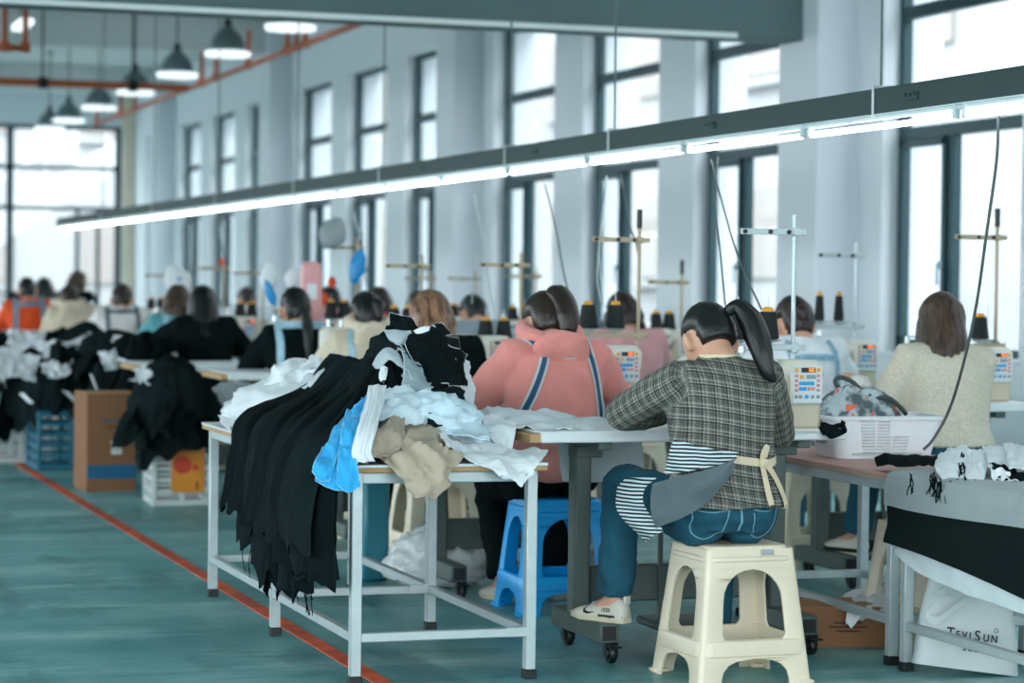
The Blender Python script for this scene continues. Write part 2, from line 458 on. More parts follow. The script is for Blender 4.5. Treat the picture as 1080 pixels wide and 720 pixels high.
# ================================================================ ceiling fixtures
M_track = mat('dark grey green sheet steel', '#163536', .6, .05, var=.06)
M_trackw = mat('pale enamel', '#c4d4d6', .4, .1, var=.03)
M_black = mat('black plastic', '#0d1416', .45, var=.1)
M_steel = mat('galvanised steel', '#bcc6c8', .38, .3, var=.12, vs=14)
M_wire = mat('grey cable', '#5b6a6c', .6, var=.05)
def lamp_mat():
    m = bpy.data.materials.new('lit tube'); m.use_nodes = True; b = m.node_tree.nodes['Principled BSDF']
    b.inputs['Base Color'].default_value = (.9, .95, 1, 1); b.inputs['Emission Color'].default_value = (.93, .99, 1, 1); b.inputs['Emission Strength'].default_value = 3.2; return m
M_tube = lamp_mat()
TX, TZ0, TZ1, TY0, TY1 = 4.2, 1.945, 2.045, 3.6, 30.3
tr = thing('light_track', 'long dark steel lighting track with glowing tubes hung over the sewing rows', 'light track', (TX, TY0, TZ0))
m = MB(); L = TY1-TY0
m.box((-.028, L/2, .05), (.004, L, .1)); m.box((.028, L/2, .05), (.004, L, .1)); m.box((0, L/2, .1), (.06, L, .004)); m.box((0, L/2, .052), (.052, L, .004))
obj('channel', m, M_track, tr)
m = MB(); m.box((0, L/2, .004), (.062, L, .008), .002); m.box((-.012, L/2, -.006), (.026, L, .016), .002)
obj('batten', m, M_trackw, tr)
y = 5.05-1.25
i = 0
while y < TY1-1:
    a, b = y+.045-TY0, y+1.205-TY0
    m = MB(); m.tube([(-.02, a, -.040), (-.02, b, -.040)], .0105, 10)
    t = obj('tube', m, M_tube, tr)
    for q in (a-.008, b+.008): obj('lamp_holder', MB().box((-.02, q, -.022), (.024, .022, .05), .004), M_trackw, t)
    y += 1.25; i += 1
for k, yb in enumerate((6.2, 8.2, 11.0, 12.6, 15.2, 17.6, 20.5, 23.6, 26.8)):
    m = MB(); m.box((-.033, yb-TY0, .052), (.006, .016, .112), .002); m.box((0, yb-TY0, .112), (.07, .016, .006), .002)
    m.box((0, yb-TY0, .108), (.008, .16, .006), .002)
    br = obj('hanger_bracket', m, M_steel, tr)
    m = MB(); m.tube([(0, yb-TY0, .11), (.0, yb-TY0+.02, ZC-TZ0)], .0055, 6)
    obj('suspension_wire', m, M_wire, br)
for yb in (7.9, 9.75, 12.1, 14.2):
    m = MB(); m.box((-.033, yb-TY0, .055), (.008, .11, .03), .004)
    for q in (-.035, 0, .035): m.box((-.039, yb-TY0+q, .058), (.006, .018, .012), .002)
    obj('socket_strip', m, M_track, tr)
# cables that drop from the track to the machines
def cable(lab, pts, r=.0045, m=None, grp=None):
    mb = MB(); mb.tube(catmull(pts, 8), r, 7)
    return tag(obj('hanging_cable', mb, m or M_wire), lab, 'cable', grp)
def onX(px, py, X): return at(px, py, X=X)
# ---- pendant lamps
M_bell = mat('grey enamel lamp bell', '#66777a', .4, .3, var=.06); M_rim = mat('lit white lamp rim', '#e6eef0', .4, var=0, emit='#e8f2f6', es=.3)
def pendant(y, first=[None], lab=''):
    if first[0] is None:
        r = thing('pendant_lamp', lab, 'pendant lamp', (5.0, y, 3.56), group='pendant lamps')
        m = MB(); m.lathe([(.03, .30), (.06, .285), (.075, .25), (.125, .215), (.165, .14), (.18, .05), (.17, .045), (.15, .12), (.1, .18), (.03, .2)], 24)
        obj('lamp_shade', m, M_bell, r)
        m = MB(); m.lathe([(.14, -.01), (.222, -.01), (.232, .0), (.232, .03), (.222, .036), (.14, .04)], 28); m.lathe([(.15, .012), (.15, .03), (.0, .03)], 28, caps=False)
        obj('rim', m, M_rim, r)
        m = MB(); m.tube([(0, 0, .29), (0, 0, ZC-3.565)], .012, 8); m.lathe([(.05, ZC-3.565), (.05, ZC-3.59), (.02, ZC-3.62)], 12)
        obj('rod', m, M_bell, r)
        m = MB(); m.cyl((0, 0, .27), (0, 0, .36), .045, .035, 12); obj('lamp_cap', m, M_black, r)
        first[0] = r; return r
    return dup(first[0], (5.0, y, 3.56), 0, lab)
ys = [at(px, 60, X=5.0).y for px in (306, 240, 187, 143, 105, 73, 53)]
for y, lab in zip(ys, ('grey bell pendant lamp half hidden behind the deep beam', 'grey bell pendant lamp with white rim next to the deep beam, second in line', 'grey bell pendant lamp over the pipe junction, third in line', 'grey bell pendant lamp touching the horizontal pipe in view, fourth in line', 'grey bell pendant lamp below the horizontal pipe, fifth in line', 'small bell pendant lamp above the far glazing, sixth in line', 'farthest and smallest bell pendant lamp of the line')):
    pendant(y, lab=lab)
p = at(24, 26, X=2.6)
r = thing('hanging_strip_lamp', 'white tilted strip lamp hung beside the corner pipes', 'strip lamp', p)
m = MB(); m.box((0, 0, 0), (.12, .62, .06), .01); o = obj('lamp_housing', m, M_rim, r)
for q in (-.2, .2): obj('rod', MB().tube([(0, q, .02), (0, q, ZC-p.z-.005)], .008, 6), M_bell, r)
# ---- orange sprinkler pipes
M_pipe = mat('orange red painted pipe', '#b4562c', .5, .1, var=.12)
PX = 5.3; J = at(200, 93, X=PX); PZ = J.z
def pipe(name, lab, a, b, r, drops, ups=.32, cols=()):
    o = thing(name, lab, 'pipe', a)
    a, b = Vector(a), Vector(b); m = MB(); m.tube([(0, 0, 0), b-a], r, 12); obj('main_run', m, M_pipe, o)
    for t in drops:
        q = (b-a)*t; m = MB(); m.tube([q, q+Vector((0, 0, ups))], r*.8, 10); m.cyl(q+Vector((0, 0, -.035)), q+Vector((0, 0, .05)), r*1.5, n=10)
        obj('riser', m, M_pipe, o)
    for t in cols:
        q = (b-a)*t; d = (b-a).normalized(); m = MB(); m.cyl(q-d*.05, q+d*.05, r*1.6, n=12); m.tube([q, q+Vector((0, 0, ZC-.02-a.z))], .012, 6)
        obj('clamp', m, M_black, o)
    return o
y0, y1 = at(340, 40, X=PX).y, at(100, 135, X=PX).y
f = lambda px: (at(px, 60, X=PX).y-y0)/(y1-y0)
pipe('ceiling_pipe', 'orange sprinkler pipe running along the hall under the pendant lamps', (PX, y0-1.5, PZ), (PX, y1, PZ), .03, [((y0-y0)+1.5+(at(px, 60, X=PX).y-y0))/(y1-y0+1.5) for px in (322, 313, 303, 262, 228, 213, 143, 128, 103)], .36)
pipe('ceiling_pipe', 'thick orange pipe crossing the hall below the ceiling', (XL+.1, J.y, PZ), (PX, J.y, PZ), .042, [], cols=[(at(px, 90, Y=J.y).x-XL-.1)/(PX-XL-.1) for px in (45, -60, 140)])
q = at(5, 50, X=2.4)
pipe('ceiling_pipe', 'orange pipe with upright risers in the upper corner of the view', (q.x-3, q.y, q.z), (q.x+.17, q.y, q.z), .03, [(3)/3.17, (3.17)/3.17], .4)
# ================================================================ furniture
M_top = mat('white laminate', '#d9dfe0', .38, var=.04, vs=3)
M_edge = mat('bare plywood edge', '#b8956a', .7, var=.25, vs=30, stretch=(1, 1, 8))
M_leg = mat('grey painted steel', '#596561', .5, .2, var=.08, vs=5)
M_beige = mat('beige machine enamel', '#c6bba4', .42, var=.04, vs=4)
M_bwhite = mat('cream machine enamel', '#e0dccf', .4, var=.03)
M_chrome = mat('chrome', '#c6d0d2', .18, .95, var=.02)
M_pole = mat('tan painted rod', '#b3a288', .5, .1, var=.06)
M_thread = mat('black thread', '#0b1114', .75, var=.3, vs=60, bump=.5, bs=220, bd=.002, stretch=(.15, .15, 4))
M_yellow = mat('yellow cone tip', '#e0991c', .45, var=.05)
def color_mat(n, c, r=.4): return mat(n, c, r, var=.03)
M_btn = [color_mat('blue key', '#2aa0d8'), color_mat('pink key', '#d98a86'), color_mat('amber key', '#eaa526'), color_mat('grey key', '#8b979c')]
M_panel = color_mat('keypad panel', '#d3dbdd'); M_disp = color_mat('dark display', '#141a1c', .25)
M_red = mat('glowing red digits', '#ff5a20', .4, var=0, emit='#ff5a1e', es=1.2)
M_teal = color_mat('teal badge', '#1d7f97')

# ---- sewing table (local origin: floor, centre of front edge; width along x, depth +y)
TW, TD, TH = 1.17, .56, .80
def sewing_table(x, y, lab, grp='sewing tables', w=TW, proto={}):
    if 'p' in proto: return dup(proto['p'], (x, y, 0), 0, lab)
    r = thing('sewing_table', lab, 'sewing table', (x, y, 0), group=grp)
    m = MB(); m.box((.012, TD/2, TH-.02), (w-.024, TD, .04), .006); obj('table_top', m, M_top, r)
    m = MB(); m.box((-w/2+.012, TD/2, TH-.024), (.05, TD-.02, .03), .002); obj('plywood_edge', m, M_edge, r)
    for sx in (-1, 1):
        X = sx*(w/2-.275) if sx < 0 else w/2-.14
        m = MB(); m.box((X, .30, .40), (.062, .075, .66), .008); m.box((X, .28, TH-.055), (.05, .46, .03), .004)
        m.box((X+.02, .30, TH-.09), (.10, .09, .04), .004)
        lg = obj('leg', m, M_leg, r)
        m = MB(); m.box((X, .24, .105), (.07, .50, .07), .006); ft = obj('foot_bar', m, M_leg, lg)
        for yy in (-.0105, .4905): obj('bar_end', MB().box((X, yy, .105), (.05, .004, .05)), M_black, lg)
        for yy in (.02, .45):
            m = MB(); m.lathe([(.033, -.012), (.036, -.006), (.036, .006), (.033, .012)], 18, Matrix.Translation((X+.012, yy-.015, .036)) @ Matrix.Rotation(PI/2, 4, 'Y'))
            m.lathe([(.02, -.02), (.02, .02)], 12, Matrix.Translation((X+.012, yy-.015, .036)) @ Matrix.Rotation(PI/2, 4, 'Y'))
            m.box((X+.012, yy-.01, .068), (.044, .05, .008), .003); m.box((X-.008, yy-.012, .052), (.004, .03, .04)); m.box((X+.032, yy-.012, .052), (.004, .03, .04)); m.box((X+.012, yy-.055, .062), (.04, .05, .006), .002)
            obj('caster', m, M_black, lg)
    m = MB(); m.box((.04, .33, .235), (w-.48, .05, .13), .006); m.box((0.06, .34, .56), (.34, .24, .1), .01); obj('cross_beam', m, M_leg, r)
    m = MB(); m.box((.08, .26, .09), (.26, .3, .03), .01); m.bar((-.0, .3, .1), (-.0, .3, .5), .016); obj('treadle', m, M_leg, r)
    proto['p'] = r; return r

# ---- machine (local origin: table surface, centre of pillar base; arm runs to -x)
def machine(x, y, z, lab, proto={}):
    if 'p' in proto: return dup(proto['p'], (x, y, z), 0, lab)
    r = thing('sewing_machine', lab, 'sewing machine', (x, y, z), group='sewing machines')
    m = MB(); m.box((-.215, .02, .012), (.56, .19, .024), .006); obj('bed', m, M_bwhite, r)
    m = MB(); m.box((0, .02, .105), (.15, .17, .18), .018); obj('pillar', m, M_beige, r)
    m = MB(); m.box((.005, .02, .222), (.165, .18, .085), .028); obj('pillar_cap', m, M_bwhite, r)
    m = MB(); m.box((-.24, .02, .215), (.36, .135, .11), .03); obj('arm', m, M_bwhite, r)
    m = MB(); m.box((-.40, .02, .175), (.10, .125, .20), .03); hd = obj('machine_head', m, M_bwhite, r)
    m = MB(); m.cyl((-.40, .0, .03), (-.40, .0, .09), .006, n=8); m.cyl((-.40, .0, .01), (-.40, .0, .03), .0015, n=6); m.box((-.40, -.005, .022), (.02, .03, .006), .002); m.cyl((-.375, .0, .03), (-.375, .0, .1), .005, n=8)
    obj('needle_bar', m, M_chrome, hd)
    m = MB(); m.cyl((-.40, .03, .27), (-.40, .03, .31), .012, n=10); m.cyl((-.33, .03, .265), (-.33, .03, .31), .012, n=10); m.box((-.365, .03, .30), (.09, .008, .008)); obj('thread_post', m, M_chrome, hd)
    m = MB(); m.cyl((-.2, .03, .26), (-.2, .03, .30), .006, n=8); m.cyl((-.2, .03, .29), (-.2, .03, .31), .013, n=10); obj('tension_knob', m, M_chrome, hd)
    m = MB(); m.lathe([(.035, -.015), (.045, -.01), (.045, .01), (.035, .015)], 22, Matrix.Translation((.09, .04, .19)) @ Matrix.Rotation(PI/2, 4, 'Y')); obj('handwheel', m, M_bwhite, r)
    m = MB(); m.box((-.145, -.052, .226), (.085, .004, .017), .001); obj('badge', m, M_teal, r)
    m = MB(); m.box((-.145, -.051, .19), (.085, .005, .034), .002); obj('plate', m, M_panel, r)
    m = MB(); m.box((-.07, -.075, .085), (.035, .02, .006), .002); m.box((-.07, -.068, .06), (.018, .008, .04), .002); obj('presser_lever', m, M_chrome, r)
    m = MB(); m.box((.006, -.07, .18), (.125, .018, .145), .008); kp = obj('keypad', m, M_bwhite, r)
    m = MB(); m.box((.006, -.08, .18), (.112, .004, .132), .002); obj('keypad_face', m, M_panel, kp)
    m = MB(); m.box((.008, -.083, .231), (.054, .004, .017)); obj('display', m, M_disp, kp)
    m = MB()
    for k, q in enumerate((.012, .019, .026)):
        m.box((q, -.0855, .2355), (.0045, .002, .0016)); m.box((q, -.0855, .231), (.0045, .002, .0016)); m.box((q, -.0855, .2265), (.0045, .002, .0016)); m.box((q+.0018, -.0855, .231), (.0012, .002, .009)); m.box((q-.0018, -.0855, .2285 if k % 2 else .233), (.0012, .002, .004))
    obj('display_digits', m, M_red, kp)
    bb = [MB() for _ in range(4)]
    def key(c, x, z, w=.012, h=.011): bb[c].box((x+.006, -.083, z), (w, .005, h), .0015)
    key(2, -.043, .231, .013, .014); key(2, .042, .231, .013, .014); key(2, -.022, .207, .014, .014); bb[3].box((.02, -.083, .207), (.036, .004, .014), .001)
    for z in (.211, .194, .177, .160): key(1, -.043, z); key(1, .042, z)
    for x_ in (-.026, -.011, .004, .019): key(0, x_, .184, .0135, .013)
    for x_ in (-.026, -.011): key(0, x_, .165, .0135, .013)
    for x_ in (.006, .022): key(1, x_, .165)
    for x_ in (-.043, -.026, .02, .042): key(3, x_, .137, .013, .012)
    key(0, -.003, .137, .014, .014)
    for b_, m_ in zip(bb, M_btn): obj('keys', b_, m_, kp)
    proto['p'] = r; return r

# ---- thread stand (origin: table surface at the pole), arms run to -x
def thread_stand(x, y, z, h, lab, arm=.23, cap=False, mm=None, low=.27, grp=None, alen=None):
    r = thing('thread_stand', lab, 'thread stand', (x, y, z), group=grp)
    mm = mm or M_pole
    m = MB(); m.tube([(0, 0, -.05), (0, 0, h)], .0085, 10); m.cyl((0, 0, -.05), (0, 0, .02), .016, n=10); obj('pole', m, mm, r)
    if cap: m = MB(); m.cyl((0, 0, h-.05), (0, 0, h+.035), .0125, n=10); obj('pole_cap', m, M_black, r)
    hz = h-.065 if not cap else h-.1
    m = MB(); m.box((-arm/2+.02, -.012, hz), (arm+.05, .006, .022), .002); m.box((0, -.006, hz), (.03, .03, .03), .004); g = obj('guide_arm', m, mm, r)
    m = MB()
    for q in (-arm+.012, -arm*.48, -.03): m.lathe([(.0045, -.008), (.0085, -.006), (.0085, .006), (.0045, .008)], 10, Matrix.Translation((q, -.016, hz)) @ Matrix.Rotation(PI/2, 4, 'X'))
    obj('eyelet', m, M_black, g)
    al = alen or arm
    m = MB(); m.box((-al/2+.02, -.012, low), (al+.05, .014, .022), .002); m.box((0, -.006, low), (.032, .032, .04), .004); b = obj('spool_arm', m, mm, r)
    for q in (-al+.03, -al*.42):
        m = MB(); m.lathe([(.006, low+.01), (.016, low+.012), (.018, low+.018), (.052, low+.026), (.054, low+.029), (.006, low+.028)], 20, Matrix.Translation((q, -.012, 0))); m.cyl((q, -.012, low), (q, -.012, low+.19), .0022, n=6)
        obj('spool_disc', m, M_steel, b)
    r['cone_spots'] = [-al+.03, -al*.42]
    return r, [Vector((x+q, y-.012, z+low+.029)) for q in (-al+.03, -al*.42)]
CONE = {}
def cone(p, lab, s=1):
    if 'p' not in CONE:
        r = thing('thread_cone', lab, 'thread cone', p, group='black thread cones')
        m = MB(); m.lathe([(.0, .0), (.03, .0), (.042, .004), (.043, .01), (.031, .098), (.028, .104), (.0, .104)], 24); obj('thread', m, M_thread, r)
        m = MB(); m.lathe([(.022, .102), (.0215, .112), (.016, .12), (.006, .121)], 18); obj('cone_tip', m, M_yellow, r)
        CONE['p'] = r; o = r
    else: o = dup(CONE['p'], p, 0, lab)
    o.scale = (s, s, s); return o

# ---- moulded plastic stool
def stool(loc, rz, m_out, lab, h=.455, inner=None):
    r = thing('plastic_stool', lab, 'stool', loc, rz)
    m = MB(); n_ = 12
    W0, W1, D0, D1 = .205, .155, .195, .145   # half sizes bottom, top
    def P(face, u, z):   # u in -1..1 along a face
        t = z/h; hw = W0+(W1-W0)*t; hd = D0+(D1-D0)*t
        c = .045
        if face == 0: return Vector((u*(hw-c*.4), -hd, z))
        if face == 1: return Vector((hw, u*(hd-c*.4), z))
        if face == 2: return Vector((-u*(hw-c*.4), hd, z))
        return Vector((-hw, -u*(hd-c*.4), z))
    th = .006
    N = [Vector((0, 1, 0)), Vector((-1, 0, 0)), Vector((0, -1, 0)), Vector((1, 0, 0))]
    skirt = MB(); legs = []
    # each face: a panel with an arched opening and a lower arch, as strips in u for each z-row
    zs = [0, .025, .05, .07, .082, .09, .10, .125, .145, .150, .158, .170, .2, .24, .28, .305, .33, .35, .362, .372, .378, .385, .40, .425, h-.012]
    HB, HT, AT = .150, .378, .09     # opening bottom / top, foot arch top
    def hole(z):   # half width of an opening at height z (fraction of the face), None = solid
        if z <= AT: return .66*max(0, 1-(z/AT)**4)**.5
        if z == HB: return .58
        if HB < z <= HT:
            if z < .17: return .64+.04*(z-.158)/.012
            return .68 if z < .285 else .68*math.sqrt(max(0, 1-((z-.285)/(HT-.285))**2))
        return None
    for fc in range(4):
        for i in range(len(zs)-1):
            z0, z1 = zs[i], zs[i+1]
            a, b = hole(z0), hole(z1)
            if a is None and b is None or (a is None and z1 == HB) or (z0 == AT) or (z0 == HT): spans = [((-1, 1), (-1, 1))]
            elif a is None: spans = [((-1, 1), (-1, 1))]
            else:
                b_ = 0 if b is None else b
                spans = [((-1, -a), (-1, -b_)), ((a, 1), (b_, 1))]
            for (u0, u1), (v0, v1) in spans:
                seg = max(1, int(abs(u1-u0)*4))
                for k in range(seg):
                    q = [P(fc, u0+(u1-u0)*k/seg, z0), P(fc, u0+(u1-u0)*(k+1)/seg, z0), P(fc, v0+(v1-v0)*(k+1)/seg, z1), P(fc, v0+(v1-v0)*k/seg, z1)]
                    m.add(q, [(0, 1, 2, 3)])
        for i in range(len(zs)-1):  # rounded corner post
            z0, z1 = zs[i], zs[i+1]; nx = (fc+1) % 4
            for k in range(4):
                def cr(z, t):
                    A, B = P(fc, 1, z), P(nx, -1, z); C = Vector((A.x if abs(A.x) > abs(B.x) else B.x, A.y if abs(A.y) > abs(B.y) else B.y, z))
                    return A*(1-t)**2 + C*2*t*(1-t) + B*t*t
                m.add([cr(z0, k/4), cr(z0, (k+1)/4), cr(z1, (k+1)/4), cr(z1, k/4)], [(0, 1, 2, 3)])
    me = bpy.data.meshes.new('tmp'); me.from_pydata(m.v, [], m.f)
    bm = bmesh.new(); bm.from_mesh(me); bmesh.ops.remove_doubles(bm, verts=bm.verts, dist=.0004); bmesh.ops.recalc_face_normals(bm, faces=bm.faces); bm.to_mesh(me); bm.free()
    me = bake(me, [('SOLIDIFY', dict(thickness=.009, offset=-1)), ('BEVEL', dict(width=.002, segments=2, limit_method='ANGLE', angle_limit=math.radians(50)))], 'frame')
    me.polygons.foreach_set('use_smooth', [True]*len(me.polygons)); me.set_sharp_from_angle(angle=math.radians(45))
    obj('stool_frame', me, m_out, r)
    # seat: a rounded square lid
    def ring(hw, hd, z, c=.05, n=5):
        out = []
        for sx, sy, a0 in ((1, 1, 0), (-1, 1, 90), (-1, -1, 180), (1, -1, 270)):
            for k in range(n+1):
                a = math.radians(a0+90*k/n); out.append(Vector((sx*(hw-c)+c*math.cos(a), sy*(hd-c)+c*math.sin(a), z)))
        return out
    s = MB(); s.loft([ring(.157, .147, h-.05), ring(.15, .14, h-.014), ring(.145, .135, h-.004), ring(.13, .12, h), ring(.06, .055, h-.004, .02)])
    obj('stool_seat', s, m_out, r)
    b = MB()   # raised bands: foot rims and the mid band
    for z, t in ((h-.045, .006),):
        k = z/h; hw = W0+(W1-W0)*k; hd = D0+(D1-D0)*k
        b.loft([ring(hw+.002, hd+.002, z-.008, .05), ring(hw+t, hd+t, z-.004, .05), ring(hw+t*.8, hd+t*.8, z+.006, .05), ring(hw-.004, hd-.004, z+.012, .05)], caps=False)
    obj('stool_rim', b, m_out, r)
    for sx in (-1, 1):
        for sy in (-1, 1): obj('stool_foot', MB().box((sx*(W0-.022), sy*(D0-.022), .007), (.056, .056, .014), .005), m_out, r)
    k = .15/h; hw = W0+(W1-W0)*k; hd = D0+(D1-D0)*k; b = MB()
    b.loft([ring(hw-.004, hd-.004, .152, .05), ring(hw+.006, hd+.006, .147, .05), ring(hw+.011, hd+.011, .13, .05), ring(hw+.012, hd+.012, .10, .05), ring(hw+.006, hd+.006, .096, .05)], caps=False)
    obj('stool_band', b, m_out, r)
    return r

# ---- steel frame work table
def work_table(x, y, w, l, h, lab, top_m, edge_m, rails=.155, top=True, mid=True, name='work_table', bits=True):
    r = thing(name, lab, 'work table', (x, y, 0))
    if top:
        m = MB(); m.box((w/2, l/2, h-.005), (w+.05, l+.06, .01), .002); obj('table_top', m, top_m, r)
        m = MB(); m.box((w/2, l/2, h-.018), (w+.046, l+.056, .016), .002); obj('board_edge', m, edge_m, r)
    t = .036
    ys_ = [t/2, l-t/2] + ([l/2] if mid else [])
    for yy in ys_:
        for xx in (t/2, w-t/2):
            m = MB(); m.box((xx, yy, (h-.026+.03)/2), (t, t, h-.026-.03), .003); lg = obj('leg', m, M_steel, r)
            m = MB(); m.box((xx, yy, .015), (t+.006, t+.006, .034), .003); obj('rubber_foot', m, M_black, lg)
    m = MB()
    for xx in (t/2, w-t/2): m.box((xx, l/2, h-.045), (.03, l-.04, .036), .003)
    for yy in (t/2, l-t/2): m.box((w/2, yy, h-.045), (w-.04, .03, .036), .003)
    obj('top_frame', m, M_steel, r)
    for xx in (t/2, w-t/2):
        m = MB(); m.box((xx, l/2, rails), (.03, l-.04, .03), .003); obj('rail', m, M_steel, r)
    for yy in ys_:
        m = MB(); m.box((w/2, yy, rails), (w-.04, .03, .03), .003)
        m.box((w-t*1.9, yy-.017, rails+.002), (.07, .003, .03)); 
        obj('cross_rail', m, M_steel, r)
    return r
# ================================================================ placing it
M_cream = mat('cream plastic', '#e8d8bf', .36, var=.04, vs=5); M_blue = mat('bright blue plastic', '#02a4ee', .35, var=.05, vs=5)
C1 = 3.265       # centre of the tables of the near row
ROW1 = [7.74, 9.47, 11.2, 12.9, 14.25, 16.9, 18.3, 20.6, 22.8, 24.66, 26.05]
NM1 = ['', 'before the pink hoodie', 'before the highlighted hair', 'before the cream hood', 'before the tape harness', 'before the long black hair', 'before the wavy brown hair', 'before the pale coat', 'before the cream fur coat', 'before the orange top', 'before the mustard top']
NM1[0] = 'before the plaid blazer'
stands = []
for i, (y, nm) in enumerate(zip(ROW1, NM1)):
    t_ = sewing_table(C1-(.12 if i == 4 else 0), y, 'white topped sewing table on grey castered legs, ' + nm)
    if i == 4: t_.scale.x = 1.2
    machine(3.685 if i == 0 else 3.71, y+(.075 if i == 0 else .16), TH-.022, 'beige sewing machine with keypad ' + nm)
hts = [.77, .80, .66, .66, .78, .62, .66, .6, .6, .6]
lowz = [.275, .28, .18, .22, .24, .2, .2, .2, .2, .2]
for i, y in enumerate(ROW1[:8]):
    r, sp = thread_stand((3.87, 3.93, 3.965, 3.94, 3.91, 3.9, 3.9, 3.9)[i], y+.50, TH, hts[i], ('grey' if i == 0 else 'tan') + ' thread stand rising from the table ' + NM1[i], .22, cap=i == 1, mm=M_steel if i == 0 else M_pole, low=lowz[i], alen=(.26, .27, .22, .2, .2, .2, .2, .2)[i])
    for k, p in enumerate(sp): cone(p, 'black yellow tipped thread cone, %s of the stand %s' % (('outer one' if k == 0 else 'inner one'), NM1[i]))
C2 = 5.02
ROW2 = [9.42, 10.72, 13.0, 15.7, 17.1, 18.3, 19.8, 23.0]
NM2 = ['before the cream jacket', 'before the white coat', 'before the pale pink top', 'beyond the pink hoodie', 'beyond the highlighted hair', 'before the red collar', 'by the hanging pink bag', 'beyond the tape harness']
for i, (y, nm) in enumerate(zip(ROW2, NM2)):
    sewing_table(C2, y, 'white topped window side sewing table ' + nm)
    machine(5.46, y+.14, TH-.022, 'beige window side sewing machine ' + nm)
    if i < 6:
        r, sp = thread_stand((5.69, 5.62, 5.60, 5.6, 5.6, 5.6)[i], y+.50, TH, (.84, .73, .62, .62, .6, .6)[i], 'thin window side thread stand ' + nm, .22, cap=i in (0, 2), mm=M_pole if i != 1 else M_steel, low=(.24, .30, .2, .2, .2, .2)[i], alen=(.12, .24, .2, .2, .2, .2)[i])
        for k, p in enumerate(sp):
            if i == 0 and k == 1: continue
            o = cone(p, 'black thread cone, %s of the window side stand %s' % (('outer one' if k == 0 else 'inner one'), nm))
            if i == 1: o.scale = (.62, .62, 1.25)
fs_ = stool((3.25, 7.37, 0), .03, M_cream, 'cream plastic stool under the worker in the plaid blazer')
obj('sticker', MB().box((.055, -.1555, .432), (.045, .0015, .018), .0005, Matrix.Rotation(-.12, 3, 'X')), mat('grey sticker', '#aeb4b8', .5, var=.5, vs=160), fs_)
stool((3.245, 9.10, 0), -.03, M_blue, 'bright blue plastic stool under the worker in the pink hoodie')
stool((4.93, 10.35, 0), .05, M_cream, 'cream plastic stool under the worker in the white coat')
stool((4.96, 9.02, 0), 0, M_cream, 'cream plastic stool under the worker in the cream jacket')
stool((4.32, 7.95, 0), .2, M_cream, 'empty cream plastic stool standing under the work table behind the white bag')
st0 = stool((3.24, 10.74, 0), 0, M_cream, 'cream plastic stool under the worker with highlighted hair')
for (x, y), nm in zip(((3.27, 12.02), (3.24, 13.47), (3.24, 16.22), (3.3, 17.52), (3.3, 20.02), (3.2, 22.22), (3.06, 24.22), (3.42, 25.62), (4.93, 12.62), (4.92, 15.32), (4.94, 16.72), (4.96, 17.92), (4.95, 19.42), (4.95, 22.62)), ('cream fleece hood', 'pale tape harness', 'long black hair', 'wavy brown hair', 'thin grey straps', 'cream fur coat', 'orange top', 'mustard top', 'dusty pink top', 'bent grey back', 'bent white back', 'red collar', 'pink hanging bag beside', 'two far cones before')):
    dup(st0, (x, y, 0), 0, 'cream plastic stool under the worker with the ' + nm)
work_table(1.98, 7.50, .63, 2.32, .715, 'long steel legged work table heaped with cut cloth', M_top, M_edge)
M_board = mat('stacked pink brown board', '#b39a8a', .7, var=.2, vs=20, stretch=(1, 1, 12))
work_table(3.885, 7.46, .56, 1.30, .665, 'steel work table carrying the white basket', mat('pinkish board top', '#c99a8f', .6, var=.15), M_board, mid=False)
work_table(3.87, 5.78, .58, 1.58, .665, 'steel work table covered by grey cloth at the near corner', M_top, M_edge, mid=False)
# ================================================================ people
M_skin = mat('skin', '#d3a085', .5, var=.06, vs=9)
def hair_mat(name, c, c2=None, k=160):
    if name in MATS: return MATS[name]
    m = bpy.data.materials.new(name); m.use_nodes = True; MATS[name] = m; T = NT(m); b = T.n['Principled BSDF']
    v = T.coord((k, k, 9)); n = T.noise(v, 1, 3); v2 = T.coord((40, 40, 3)); n2 = T.noise(v2, 1, 2)
    c2 = c2 or tuple(min(1, x*2.6+.004) for x in lin(c))
    T.link(T.mix(T.ramp(T.math('MULTIPLY', T.math('ADD', n, n2), .5), [(.38, 0.), (.68, 1.)]), lin(c), lin(c2)), b.inputs['Base Color'])
    b.inputs['Roughness'].default_value = .38; b.inputs['Specular IOR Level'].default_value = .45
    T.link(T.bump(n, .5, .003), b.inputs['Normal']); return m
def cloth_mat(name, col, rough=.85, var=.08, bump=.25, bs=260, bd=.0015, vs=12, col2=None, sheen=.2):
    m = mat(name, col, rough, var=var, vs=vs, bump=bump, bs=bs, bd=bd, sheen=sheen, spec=.25); return m
